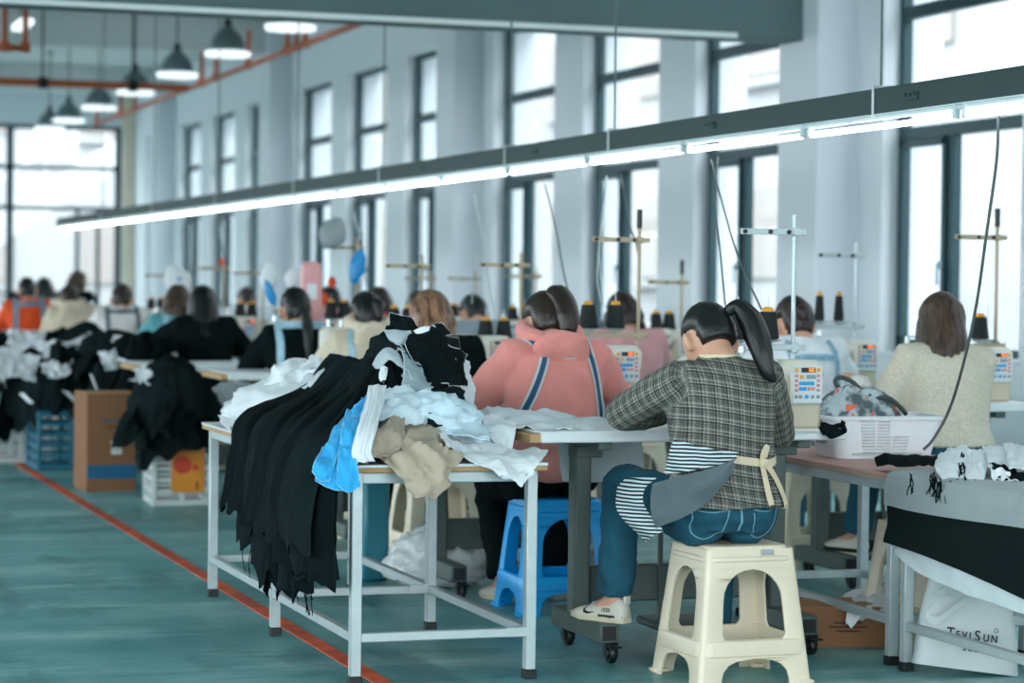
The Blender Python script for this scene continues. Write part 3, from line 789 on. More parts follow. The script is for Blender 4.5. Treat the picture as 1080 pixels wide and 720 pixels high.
def plaid_mat():
    m = bpy.data.materials.new('grey check wool'); m.use_nodes = True; T = NT(m); b = T.n['Principled BSDF']
    at_ = T.new('ShaderNodeAttribute', attribute_name='weave'); sp = T.new('ShaderNodeSeparateXYZ'); T.link(at_.outputs['Vector'], sp.inputs[0])
    X, Z = sp.outputs[0], sp.outputs[1]
    def band(v, per, off, w):   # 1 inside a line
        f = T.math('FRACT', T.math('ADD', T.math('DIVIDE', v, per), off)); return T.math('LESS_THAN', f, w/per)
    tc = T.coord(); nz_ = T.noise(tc, 420, 2); n2 = T.noise(tc, 60, 3)
    base = T.mix(T.ramp(nz_, [(.35, 0.), (.65, 1.)]), lin('#3f4240'), lin('#8f8f87'))
    def over(base, mask, c, k): return T.mix(T.math('MULTIPLY', mask, k), base, lin(c))
    for v, per in ((X, .040), (Z, .040)):
        for off, w, c, k in ((.0, .006, '#15191a', .62), (.20, .0035, '#1b2021', .5), (.34, .003, '#20282a', .4), (.55, .004, '#c9c4b6', .28), (.70, .002, '#20282a', .45), (.82, .0022, '#dedacd', .32)):
            base = over(base, band(v, per, off, w), c, k)
    base = T.mix(T.math('MULTIPLY', n2, .25), base, lin('#2b3030'))
    T.link(base, b.inputs['Base Color']); b.inputs['Roughness'].default_value = .9; b.inputs['Specular IOR Level'].default_value = .2
    T.link(T.bump(nz_, .4, .002), b.inputs['Normal']); return m
def jeans_mat():
    m = bpy.data.materials.new('blue denim'); m.use_nodes = True; T = NT(m); b = T.n['Principled BSDF']
    v = T.coord(); n = T.noise(v, 5, 4); n2 = T.noise(T.coord((1, 1, 3)), 300, 2)
    T.link(T.mix(T.math('MULTIPLY', T.math('ADD', T.ramp(n, [(.35, 0.), (.75, 1.)]), n2), .5), lin('#072f40'), lin('#1d6a82')), b.inputs['Base Color'])
    b.inputs['Roughness'].default_value = .85; T.link(T.bump(n2, .3, .0015), b.inputs['Normal']); return m
M_jeans = jeans_mat(); M_plaid = plaid_mat()
M_blackc = cloth_mat('black knit', '#0e1618', .95, sheen=.02)

def ik(a, t, l1, l2, hint):
    d = t-a; D = min(d.length, (l1+l2)*.995); u = d.normalized(); t = a+u*D
    x = (l1*l1-l2*l2+D*D)/(2*D); h = math.sqrt(max(0, l1*l1-x*x))
    p = Vector(hint); p = (p-u*p.dot(u)).normalized()
    return a+u*x+p*h, t
def smooth(a, b, x):
    t = max(0, min(1, (x-a)/(b-a))); return t*t*(3-2*t)

class Pose:
    def __init__(s, zs=.455, lean=.2, tilt=0, head=(.35, 0, 0), L=None, Rr=None, eL=(-.6, -.3, -.6), eR=(.6, -.3, -.6), fL=None, fR=None, kL=(-.1, .6, 1), kR=(.1, .6, 1), sc=1, shY=0, hL=0, hR=0, curve=.5, stand=False):
        s.P = Vector((0, 0, zs+.10)); x = Vector((math.cos(tilt), 0, -math.sin(tilt)))
        s.sp = []; p = s.P.copy()
        N = 12; Ls = .50*sc
        for i in range(N+1):
            t = i/N; a = lean*(.45+curve*1.1*t)
            d = Vector((math.sin(tilt)*t, math.sin(a), math.cos(a))).normalized()
            s.sp.append((p.copy(), d, x)); p = p+d*(Ls/N)
        s.nb, s.nd = s.sp[-1][0], s.sp[-1][1]
        c, d, x = s.spine(.43/.5)
        yaw = shY; x2 = Vector((x.x*math.cos(yaw), math.sin(yaw), x.z)); s.bx = x2
        s.S = [c - x2*.165*sc, c + x2*.165*sc]
        pit, hy, hr = head
        s.HR = Matrix.Rotation(hy, 3, 'Z') @ Matrix.Rotation(-pit, 3, 'X') @ Matrix.Rotation(hr, 3, 'Y')
        nk = (s.nd + s.HR @ Vector((0, .15, 1))).normalized()
        nk = (nk + Vector((0, .35*pit+.15, 0))).normalized()
        s.hc = s.nb + nk*.036 + s.HR @ Vector((0, .036, .066)); s.hk = s.nb + nk*.04
        L = Vector(L or (-.13, .40, .85)); Rr = Vector(Rr or (.16, .40, .85))
        s.arm = []
        for S_, T_, h in ((s.S[0], L, eL), (s.S[1], Rr, eR)):
            e, w = ik(S_, T_, .275*sc, .245*sc, h); s.arm.append((S_, e, w))
        s.leg = []
        for sg, f, k in ((-1, fL, kL), (1, fR, kR)):
            hp = s.P + Vector((sg*.088, .01, -.015)); f = Vector(f or (sg*.13, .43, .018))
            kn, an = ik(hp, f+Vector((0, -.03, .05)), .42*sc, .41*sc, k); s.leg.append((hp, kn, an))
    def spine(s, t):
        i = max(0, min(11, int(t*12))); f = t*12-i
        a, b = s.sp[i], s.sp[i+1]
        return a[0].lerp(b[0], f), a[1], a[2]
TORSO = [(-.09, .15, .12), (-.03, .178, .14), (.06, .176, .138), (.18, .158, .116), (.32, .15, .106), (.50, .158, .11), (.68, .168, .112), (.82, .17, .104), (.90, .145, .088), (.96, .10, .072), (1.02, .062, .062)]
def torso(mb, p, add=.0, t0=-.09, t1=1.02, flare=0, n=28, scx=1, hem=None):
    rings = []
    ts = [t for t in np.linspace(t0, t1, 22)]
    for t in ts:
        rx = np.interp(t, [q[0] for q in TORSO], [q[1] for q in TORSO])*scx; ry = np.interp(t, [q[0] for q in TORSO], [q[2] for q in TORSO])
        if t < 0: c = p.P + Vector((0, 0, t*.5)); d = Vector((0, 0, 1)); x = p.sp[0][2]
        elif t > 1: c = p.nb + p.nd*(t-1)*.5; d = p.nd; x = p.sp[-1][2]
        else: c, d, x = p.spine(t)
        if t > .5: x = x.lerp(p.bx, smooth(.5, .8, t)).normalized()
        f = flare*smooth(.35, t0, t) if flare else 0
        k = add*(1 if t < .85 else max(.35, 1-(t-.85)*5))
        y = d.cross(x).normalized()
        rings.append([c + x*math.cos(2*PI*j/n)*(rx+k+f) + y*math.sin(2*PI*j/n)*(ry+k+f) for j in range(n)])
    mb.loft(rings)
def hand(mb, w, d, side, grip=.4):
    d = d.normalized(); up = Vector((0, 0, 1)); x = d.cross(up).normalized(); nrm = x.cross(d)   # x = to the right seen from above
    R = Matrix((x, d, nrm)).transposed()
    mb.ell(w + d*.05, (.040, .052, .016), R, 14, 8)
    mb.cap_chain([w-d*.02, w+d*.03], [.026, .025], 10)
    for k, (o, l) in enumerate(((-.028, .066), (-.009, .076), (.010, .072), (.028, .056))):
        o *= -side if side else 1
        b = w + d*.09 + x*o; p1 = b + d*l*.5 - nrm*l*grip*.25; p2 = p1 + d*l*.38 - nrm*l*grip*.5; p3 = p2 + d*l*.2 - nrm*l*grip*.5
        mb.cap_chain([b-d*.02, b, p1, p2, p3], [.009, .0095, .0088, .0078, .0066], 8)
    tb = w + d*.025 - x*side*.03; t1 = tb + d*.035 - x*side*.025 - nrm*.008; t2 = t1 + d*.028 - x*side*.004 - nrm*.01
    mb.cap_chain([w + d*.02 - x*side*.012, tb, t1, t2], [.013, .013, .0105, .008], 8)
def head_shape(mb, p):
    R, c = p.HR, p.hc
    def fn(u, q):
        z = u.z
        if z < 0: q.x *= 1-.30*smooth(0, 1, -z); q.y *= 1-.12*smooth(0, 1, -z)*(1 if u.y < 0 else .3)
        if u.y > .55: q.y *= .96
        return q
    mb.ell(c, (.078, .097, .117), R, 24, 16, fn)
    A = lambda v: c + R @ Vector(v)
    mb.cap_chain([A((0, .088, .005)), A((0, .103, -.024))], [.008, .0125], 8)      # nose
    mb.ell(A((-.007, .099, -.027)), (.008, .008, .007), R, 8, 6); mb.ell(A((.007, .099, -.027)), (.008, .008, .007), R, 8, 6)
    mb.ell(A((0, .082, -.055)), (.024, .010, .007), R, 10, 6); mb.ell(A((0, .081, -.064)), (.02, .010, .006), R, 10, 6)   # lips
    mb.ell(A((0, .070, -.096)), (.022, .018, .014), R, 10, 6)
    for sx in (-1, 1):
        mb.ell(A((sx*.088, -.012, -.012)), (.012, .026, .037), R @ Matrix.Rotation(sx*.45, 3, 'Z'), 12, 8)
        mb.ell(A((sx*.03, .085, .018)), (.018, .008, .005), R, 8, 6)               # brow
    mb.cap_chain([p.nb - p.nd*.06, p.nb + p.nd*.01, p.hk, c + R @ Vector((0, -.022, -.05))], [.062, .054, .05, .052], 14)
def body(p, vx, feet):
    mb = MB(); torso(mb, p, -.018)
    for k, (S_, e, w) in enumerate(p.arm):
        mb.cap_chain([p.spine(.86)[0], S_, S_.lerp(e, .5), e, e.lerp(w, .45), w], [.06, .052, .045, .038, .038, .025], 12)
        hand(mb, w, (w-e) + Vector((0, .02, -.01)), (-1, 1)[k])
    for k, (h, kn, an) in enumerate(p.leg):
        mb.cap_chain([h, h.lerp(kn, .5), kn, kn.lerp(an, .4), an], [.082, .068, .052, .048, .032], 12)
        mb.cap_chain([an, an + feet[k]*.09 + Vector((0, 0, -.045)), an + feet[k]*.15 + Vector((0, 0, -.055))], [.034, .028, .022], 10)
    head_shape(mb, p)
    return voxel(mb, vx, 3, 'body')
def wrinkle(a=.007, s=9, fine=.0025, zk=1.0):
    def fn(p):
        q = Vector((p.x*s, p.y*s, p.z*s*zk)); n = noise.noise(q); n2 = noise.noise(q*2.1+Vector((5, 3, 1)))
        return a*(1-abs(n)*2.4)*.8 + a*.5*n2 + fine*noise.noise(q*4.3) - a*.35
    return fn
def top_mesh(p, vx, add=.016, arm=.014, hem=-.12, flare=.0, wr=None, sleeve=.94, shoulder=.0, cuff=0, hood=None, hem_roll=0, collar=0, waist=0):
    mb = MB(); torso(mb, p, add, hem, 1.0, flare)
    for S_, e, w in p.arm:
        w2 = e.lerp(w, sleeve)
        mb.cap_chain([p.spine(.84)[0], S_ + Vector((0, 0, .0)), S_.lerp(e, .5), e, e.lerp(w, .5), w2], [.062+add, .056+arm+shoulder, .047+arm, .043+arm, .039+arm, .029+arm*.8+cuff], 14)
    if collar:
        c, d, x = p.spine(.99)
        rg = [[c + d*z + p.bx*math.cos(2*PI*j/20)*(r) + Vector((0, math.sin(2*PI*j/20)*r*1.02 + .012, 0)) for j in range(20)] for z, r in ((-.05, .085), (.0, .08), (collar, .068), (collar+.004, .058), (0, .055))]
        mb.loft(rg)
    if hem_roll:
        c, d, x = (p.P + Vector((0, 0, hem*.5)), Vector((0, 0, 1)), p.sp[0][2]) if hem < 0 else p.spine(hem)
        y = d.cross(x); rx = np.interp(hem, [q[0] for q in TORSO], [q[1] for q in TORSO])+add; ry = np.interp(hem, [q[0] for q in TORSO], [q[2] for q in TORSO])+add
        mb.tube([c + x*math.cos(2*PI*j/24)*(rx-.004) + y*math.sin(2*PI*j/24)*(ry-.004) + d*.015 for j in range(24)], hem_roll, 8, closed=True)
    return voxel(mb, vx, 2, 'top', wr or wrinkle())
def hood_mesh(p, r=.125, vx=.009, wr=None):
    mb = MB(); c, d, x = p.spine(.99)
    pts = []
    for k in range(15):
        a = -PI*.70 + k/14*PI*1.40
        pts.append(c + p.bx*math.sin(a)*r*.86 + Vector((0, -math.cos(a)*r*.80+.035, .035 - .030*math.cos(a) + .008*abs(math.sin(a)))))
    mb.cap_chain(pts, [.026+.014*math.cos((k-7)/7*1.3) for k in range(15)], 12)
    mb.ell(c + Vector((0, -.118, -.025)), (.122, .050, .085), Matrix.Rotation(.30, 3, 'X'), 22, 14)
    mb.ell(c + Vector((0, -.108, -.072)), (.085, .048, .05), Matrix.Rotation(.2, 3, 'X'), 18, 12)
    return voxel(mb, vx, 1, 'hood', wr or wrinkle(.007, 11, .002))
def trouser_mesh(p, vx, add=.012, wr=None, cut=.93, flare=.008):
    mb = MB(); torso(mb, p, .007, -.12, .26)
    for h, kn, an in p.leg:
        mb.cap_chain([h, h.lerp(kn, .5), kn], [.088+add, .078+add, .06+add], 14)
        mb.tube([kn.lerp(h, .1), kn, kn.lerp(an, .4), kn.lerp(an, cut)], [.058+add, .06+add, .052+add, .044+add+flare], 16)
    return voxel(mb, vx, 2, 'trousers', wr or wrinkle(.009, 10, .003, .9))
def hair_cap(axis, amp=.005, k=9, seed=0, R0=(.095, .116, .131), cen=(0, -.016, .012), nape=.78, bang=.42, low=1.0, ears=1):
    axis = Vector(axis).normalized(); u = axis.orthogonal().normalized(); v = axis.cross(u)
    mb = MB()
    def fn(n, q):
        f = smooth(.02, .5, n.y + .25*min(0, n.z)) * smooth(bang+.08, bang-.25, n.z)
        side = smooth(-.25, .05, n.y)*smooth(-.05, -.4, n.z)
        np_ = smooth(-nape+.12, -nape-.1, n.z)
        ear = smooth(.45, .85, abs(n.x))*smooth(-.64, -.16, n.y)*smooth(.42, -.02, n.z)*ears
        s = 1-.28*max(f, np_, side*.9*ears, ear)
        a = math.atan2(n.dot(v), n.dot(u)); d = n.dot(axis)
        g = noise.noise(Vector((math.cos(a)*k, math.sin(a)*k, d*1.2+seed))) + .5*noise.noise(Vector((math.cos(a)*k*2.3, math.sin(a)*k*2.3, d*2+seed+4)))
        return q*s + n*amp*g*(1-max(f, np_))
    mb.ell(cen, R0, None, 64, 40, fn); return mb
def strand_tube(pts, rads, amp=.005, k=6, n=26, seed=0, flat=1.0):
    P = catmull(pts, 7); m = len(P); R = np.interp(np.linspace(0, 1, m), np.linspace(0, 1, len(rads)), rads)
    mb = MB(); mb.tube(P, list(R), n)
    me = mb; o = []
    for i in range(m):
        for j in range(n):
            q = Vector(mb.v[i*n+j]); d = (q-P[i]); d.y *= flat; L = max(d.length, 1e-6)
            a = 2*PI*j/n; g = noise.noise(Vector((math.cos(a)*k, math.sin(a)*k, i*.12+seed)))
            o.append(tuple(P[i]+d*(1+amp*g*min(1, L/.012)/max(L, .008))))
    mb.v = o; return mb
def curtain(length, rx=.106, ry=.124, th=.022, spread=125, flare=.012, seed=0, wave=.006, z0=.02, front=0):
    """long loose hair round the back and sides of the head"""
    mb = MB(); rows = []; nr, nc = 26, 64
    for i in range(nr):
        t = i/(nr-1); loop = []
        for s_ in (0, 1):
            for j in range(nc):
                u = j/(nc-1) if s_ == 0 else 1-j/(nc-1)
                a = math.radians((u*2-1)*spread*(1-.22*t))
                g = noise.noise(Vector((u*22, t*1.1, seed))) ; g2 = noise.noise(Vector((u*50, t*1.6, seed+3)))
                Lj = length*(1 + .10*noise.noise(Vector((u*9, 0, seed+7)))*t - .05*abs(u*2-1))
                z = z0 - t*Lj
                k = th*(1-.7*t**3)*(.5 if abs(u*2-1) > .93 else 1)
                r = (flare*t + (g*.010 + g2*.005)*min(1, .25+t*1.2) + wave*math.sin(t*9+u*6)*t) if s_ == 0 else -k
                b = -.02*t
                loop.append(Vector((math.sin(a)*(rx+r)*(1-.06*t), -math.cos(a)*(ry+r)-.012+b+.03*t*t, z)))
        rows.append(loop)
    mb.loft(rows); return mb
def shoe(parent, ank, fwd, m_up, m_sole, roll=0, L=.245, zoff=-.068, deco=None, pitch=0):
    f = Vector((fwd.x, fwd.y, 0)).normalized(); x = f.cross(Vector((0, 0, 1)))
    Rm = Matrix((x, f, Vector((0, 0, 1)))).transposed() @ Matrix.Rotation(pitch, 3, 'X')
    M = Matrix.Translation(ank + Vector((0, 0, zoff))) @ Rm.to_4x4()
    st = [(-.062, .022, .052), (-.05, .032, .074), (-.02, .035, .082), (.01, .036, .078), (.045, .036, .062), (.085, .041, .050), (.12, .043, .042), (.15, .038, .034), (.172, .026, .024), (.184, .012, .014)]
    s = MB(); n = 14
    s.loft([[M @ Vector((w*math.cos(PI*2*j/n)*(1.06), y, .0 + (.018 if math.sin(PI*2*j/n) > 0 else 0) + (.006 if y > .14 else 0))) for j in range(n)] for y, w, h in st])
    up = MB(); rg = []
    for y, w, h in st:
        r = []
        for j in range(16):
            a = PI*j/15; r.append(M @ Vector((w*math.cos(a)*(1-.25*max(0, math.sin(a)-.6)), y*.985, .014 + (h-.008)*math.sin(a)**.8)))
        r += [M @ Vector((-w*.5, y, .012)), M @ Vector((w*.5, y, .012))]
        rg.append(r)
    up.loft(rg); col = MB()
    sh = obj('shoe', up, m_up, parent, 60); obj('sole', s, m_sole, sh, 50)
    l = MB()
    for k in range(4):
        y = .02+k*.022; h = np.interp(y, [q[0] for q in st], [q[2] for q in st])
        l.tube([M @ Vector((-.02, y, h*.97)), M @ Vector((0, y+.004, h+.010)), M @ Vector((.02, y, h*.97))], .0028, 6)
    l.tube([M @ Vector((0, .015+i*.014, np.interp(.015+i*.014, [q[0] for q in st], [q[2] for q in st])+.008)) for i in range(6)], .003, 6)
    obj('lace', l, M_panel, sh)
    if deco: deco(sh, M)
    return sh
def ribbon(me, path, w, off=.004, th=.0025, dirv=(0, 1, 0), start=-.8, n=10, dens=14, name='strap'):
    """a strap laid on a garment by casting rays at it from behind; path is a list of (x, z) points"""
    bv = BVHTree.FromPolygons([v.co for v in me.vertices], [p.vertices for p in me.polygons])
    P = catmull([(x, 0, z) for x, z in path], dens); d = Vector(dirv); L, Rr = [], []
    rows = []
    for i, q in enumerate(P):
        a, b = P[max(i-1, 0)], P[min(i+1, len(P)-1)]; t = (b-a).normalized(); s = Vector((t.z, 0, -t.x))
        row = []
        for k in range(5):
            o = q + s*w*(k/4-.5); h = bv.ray_cast(Vector((o.x, start, o.z)), d)
            y = h[0].y if h[0] else None; row.append((o.x, y, o.z))
        if all(r[1] is None for r in row): continue
        ym = [r[1] for r in row if r[1] is not None]; y0 = sum(ym)/len(ym)
        rows.append([Vector((r[0], min(r[1] if r[1] is not None and abs(r[1]-y0) < .02 else y0, y0+.01)-off, r[2])) for r in row])
    for _ in range(2):
        for k in range(1, len(rows)-1):
            for j in range(5): rows[k][j].y = min(rows[k][j].y, (rows[k-1][j].y+rows[k+1][j].y)/2+.001)
    return sheet(rows, th, name)
def weave(me, bx):
    """weave coordinates in metres: across the cloth and along its length"""
    a = me.attributes.new('weave', 'FLOAT_VECTOR', 'POINT')
    return a
PEOPLE = []
def person(name_lab, loc, p, vx=.012, rz=0, hair=None, hair_m=None, top=None, top_m=None, top_name='jacket', pants_m=None, shoes=None, feet=None, extra=None, skin=True, group=None, eyes=False, pants=True):
    r = thing('person', name_lab, 'person', loc, rz, group)
    ft = feet or [Vector((-.15, 1, 0)).normalized(), Vector((.15, 1, 0)).normalized()]
    obj('body', body(p, min(vx, .009), ft), M_skin, r, None)
    tm = None
    if top:
        hood_r = top.pop('hood', None)
        tm = top_mesh(p, vx, **top)
        p.top_obj = obj(top_name, tm, top_m, r)
        if hood_r: obj('hood', hood_mesh(p, hood_r, vx), top_m, p.top_obj)
    if pants: obj('trousers', trouser_mesh(p, vx), pants_m or M_blackc, r)
    hm = p.HR.to_4x4(); hm.translation = p.hc
    if hair:
        for k, (nm, mb) in enumerate(hair):
            o = obj(nm, mb, hair_m, hr if k else r, 180)
            if k == 0: hr = o; o.matrix_local = hm
    if eyes:
        for sx in (-1, 1):
            e = MB(); e.ell(p.hc + p.HR @ Vector((sx*.03, .082, .004)), (.013, .010, .008), p.HR, 12, 8); obj('eye', e, mat('eye white', '#e8e4dd', .3, var=0), r)
    shoes = shoes or (M_blackc, M_black)
    if shoes:
        for k in (0, 1): shoe(r, p.leg[k][2], ft[k], shoes[0], shoes[1], deco=shoes[2] if len(shoes) > 2 and k == 0 else None)
    if extra: extra(r, p, tm)
    PEOPLE.append(r); return r
H_black = hair_mat('black hair', '#050607', '#191b1d', 220); H_brown = hair_mat('brown hair', '#1f1713', '#58412f'); H_high = hair_mat('highlighted hair', '#2a1c16', '#b08062', 60)
H_dark = hair_mat('dark brown hair', '#15110f', '#3a2a22')
M_pink = cloth_mat('pink fleece', '#e69189', .9, .08, .35, 160); M_cream_t = None
def tweed():
    m = bpy.data.materials.new('cream boucle'); m.use_nodes = True; T = NT(m); b = T.n['Principled BSDF']
    v = T.coord(); n = T.noise(v, 330, 2); n2 = T.noise(v, 420, 2)
    T.link(T.mix(T.ramp(n, [(.38, 0.), (.62, 1.)]), lin('#b0a691'), lin('#e3dccb')), b.inputs['Base Color']); b.inputs['Roughness'].default_value = .95
    T.link(T.bump(n2, .6, .004), b.inputs['Normal']); return m
M_tweed = tweed(); M_whitec = cloth_mat('white padded cloth', '#e3e8ec', .75); M_fur = cloth_mat('cream fleece', '#d9c8b0', .95, .12, .6, 120, .006); M_fluff = cloth_mat('white fluffy knit', '#e8e5e2', .95, .08, .8, 120, .008)
M_navy = color_mat('navy strap', '#1d4a6b', .7); M_strapw = color_mat('pale strap edge', '#c7d2d6', .7); M_tape = mat('printed tape', '#a9cede', .7, var=.35, vs=60); M_apron = cloth_mat('grey apron cloth', '#59666a', .85); M_tie = color_mat('ecru tie', '#d9c7a8', .8)
M_orange = cloth_mat('orange vest cloth', '#e8511c', .8); M_mustard = cloth_mat('mustard cloth', '#d8921c', .85); M_tealc = cloth_mat('teal cloth', '#5a9fa5', .85); M_blackj = cloth_mat('black jacket cloth', '#0e1719', .85, sheen=.02); M_pinkb = cloth_mat('dusty pink cloth', '#d39a9c', .85); M_redc = cloth_mat('red collar cloth', '#d8381f', .8)
def stripes_mat():
    m = bpy.data.materials.new('navy white stripes'); m.use_nodes = True; T = NT(m); b = T.n['Principled BSDF']
    w = T.new('ShaderNodeTexWave', bands_direction='Z'); w.inputs['Scale'].default_value = 26; w.inputs['Distortion'].default_value = .6; w.inputs['Detail'].default_value = 0
    T.link(T.coord(), w.inputs['Vector']); T.link(T.ramp(w.outputs[0], [(.45, '#15232b'), (.6, '#c8d6da')]), b.inputs['Base Color']); b.inputs['Roughness'].default_value = .85; return m
M_strip = stripes_mat()
M_shoew = mat('cream leather', '#d5cfc0', .5, var=.06); M_solew = mat('off white rubber', '#d8ccb0', .6, var=.05); M_soleb = mat('black rubber', '#15191a', .7, var=.1, bump=.6, bs=60, bd=.01)
def pony(tie, pts, rads, seed=0, k=6): return strand_tube([tie]+pts, rads, .006, k, seed=seed)
def harness(me, x1, x2, z0, zb, z1, w, m1, m2, r, cross=True):
    for x in (x1, x2):
        o = obj('strap', ribbon(me, [(x*.86, z1), (x*.98, (z1+zb)/2), (x, zb), (x*1.0, (zb+z0)/2), (x*.93, z0)], w, .006), m2, r)
        obj('strap_band', ribbon(me, [(x*.86, z1), (x*.98, (z1+zb)/2), (x, zb), (x*1.0, (zb+z0)/2), (x*.93, z0)], w*.55, .0085), m1, o)
    if cross:
        o = obj('cross_strap', ribbon(me, [(x1, zb), ((x1+x2)/2, zb+.004), (x2, zb)], w, .0065), m2, r)
        obj('strap_band', ribbon(me, [(x1*.95, zb), ((x1+x2)/2, zb+.004), (x2*.95, zb)], w*.55, .009), m1, o)

# ---------------------------------------------------------------- 1 plaid blazer worker
p = Pose(lean=.10, tilt=-.01, head=(.66, .16, .06), L=(-.06, .40, .86), Rr=(.16, .40, .85), eL=(-1, .05, -.25), eR=(.75, -.35, -.6), fL=(-.215, .47, .158), fR=(.10, .34, .02), kL=(-.12, .5, 1), kR=(.2, .6, 1), sc=1.0)
def blazer_extra(r, p, tm):
    me = tm; a = me.attributes.new('weave', 'FLOAT_VECTOR', 'POINT')
    ax = [(S_, e, w) for S_, e, w in p.arm]; vals = []
    for v in me.vertices:
        c = v.co; best = None
        for k, (S_, e, w) in enumerate(ax):
            for (u0, u1, base) in ((S_, e, 0), (e, w, .275)):
                d = u1-u0; tv = (c-u0).dot(d)/d.dot(d); t = max(0, min(1, tv)); D = (c-(u0+d*t)).length
                if (best is None or D < best[0]): best = (D, base+tv*d.length, u0, d.normalized(), k)
        q, dd, xx = p.spine(.4)
        tors = best[0] > .085 or abs(c.x-q.x) < .15 and best[1] < .05
        if tors or c.z < .72 and abs(c.x) < .19: vals += [c.x, c.z + .02*math.sin(c.x*9), 0]
        else:
            rel = c-best[2]; rel = rel-best[3]*rel.dot(best[3]); u = best[3].orthogonal()
            u = Vector((0, -1, .3)); u = (u-best[3]*u.dot(best[3])).normalized(); v2 = best[3].cross(u)
            vals += [math.atan2(rel.dot(v2), rel.dot(u))*.062, best[1], 0]
    a.data.foreach_set('vector', vals)
    # shirt collar under the blazer
    c, d, x = p.spine(1.0); mb = MB()
    mb.loft([[c + d*z + p.bx*math.cos(2*PI*j/20)*q + Vector((0, math.sin(2*PI*j/20)*q + .01, 0)) for j in range(20)] for z, q in ((-.03, .078), (.005, .071), (.022, .066), (.023, .060), (-.02, .066))], caps=False)
    obj('shirt_collar', mb, M_tie, r)
    # apron tie round the waist with its knot and tails
    bx = r
    t = obj('apron_tie', ribbon(me, [(-.06, .745), (.0, .736), (.06, .728), (.12, .722), (.19, .735)], .026, .006), M_tie, r)
    obj('tie_tail', ribbon(me, [(.085, .730), (.088, .69), (.092, .64), (.10, .59)], .022, .012), M_tie, t)
    obj('tie_tail', ribbon(me, [(.105, .72), (.13, .69), (.155, .65), (.17, .60), (.175, .53)], .022, .012), M_tie, t)
    obj('tie_loop', ribbon(me, [(.085, .73), (.09, .755), (.105, .775), (.095, .745)], .022, .014), M_tie, t)
    k = MB(); b = BVHTree.FromPolygons([v.co for v in me.vertices], [q.vertices for q in me.polygons]).ray_cast(Vector((.09, -.8, .725)), Vector((0, 1, 0)))[0]
    k.ell(b+Vector((0, -.012, 0)), (.020, .012, .016), None, 12, 8); obj('tie_knot', k, M_tie, t)
    # the apron cloth gathered over the left hip and thigh, lining turned out
    def flap(nm, A, B_, m_, par, out=.02, ph=0, n1=14, lab=None):
        A = catmull(A, 7); B_ = catmull(B_, 7); rows = []
        for i in range(n1+1):
            t = i/n1
            rows.append([A[j].lerp(B_[j], t) + Vector((-.65, -.72, .1))*(out*math.sin(t*PI)+.008*math.sin(j*.55+t*5+ph)*min(1, j/6)+.004*nz(A[j].lerp(B_[j], t), 22)) for j in range(len(A))])
        return obj(nm, sheet(rows, .004, nm), m_, par, label=lab)
    ap = flap('apron', [(-.045, -.195, .745), (-.12, -.175, .715), (-.20, -.11, .685), (-.262, -.02, .655)], [(-.045, -.197, .725), (-.10, -.19, .645), (-.185, -.15, .565), (-.27, -.07, .515)], M_apron, r, .024)
    flap('apron_lining', [(-.25, -.02, .672), (-.29, -.01, .63), (-.285, -.035, .57), (-.245, -.08, .505)], [(-.305, .10, .665), (-.345, .09, .62), (-.345, .06, .555), (-.28, -.01, .465)], M_strip, ap, .012, 1, lab='navy and white striped lining')
    flap('apron_lining', [(-.035, -.192, .765), (-.11, -.17, .775), (-.17, -.125, .79), (-.205, -.07, .80)], [(-.04, -.195, .745), (-.12, -.178, .722), (-.19, -.12, .70), (-.235, -.05, .69)], M_strip, ap, .010, 2, lab='navy and white striped lining')
    # back pockets of the jeans
    tr = [c for c in r.children if c.name.startswith('trousers')]
    if tr:
        for x0, x1 in ((-.15, -.045), (.045, .15)):
            xm = (x0+x1)/2
            obj('pocket_stitching', ribbon(tr[0].data, [(x0, .565), (x0+.01, .50), (xm, .475), (x1-.01, .50), (x1, .565), (x1, .575), (xm, .567), (x0, .575)], .0035, .002, .0015), mat('pale stitching', '#6c9fae', .8), tr[0])
        obj('centre_seam', ribbon(tr[0].data, [(0, .60), (0, .56), (.0, .50), (0, .47)], .007, .002, .002), mat('pale stitching', '#6c9fae'), tr[0])
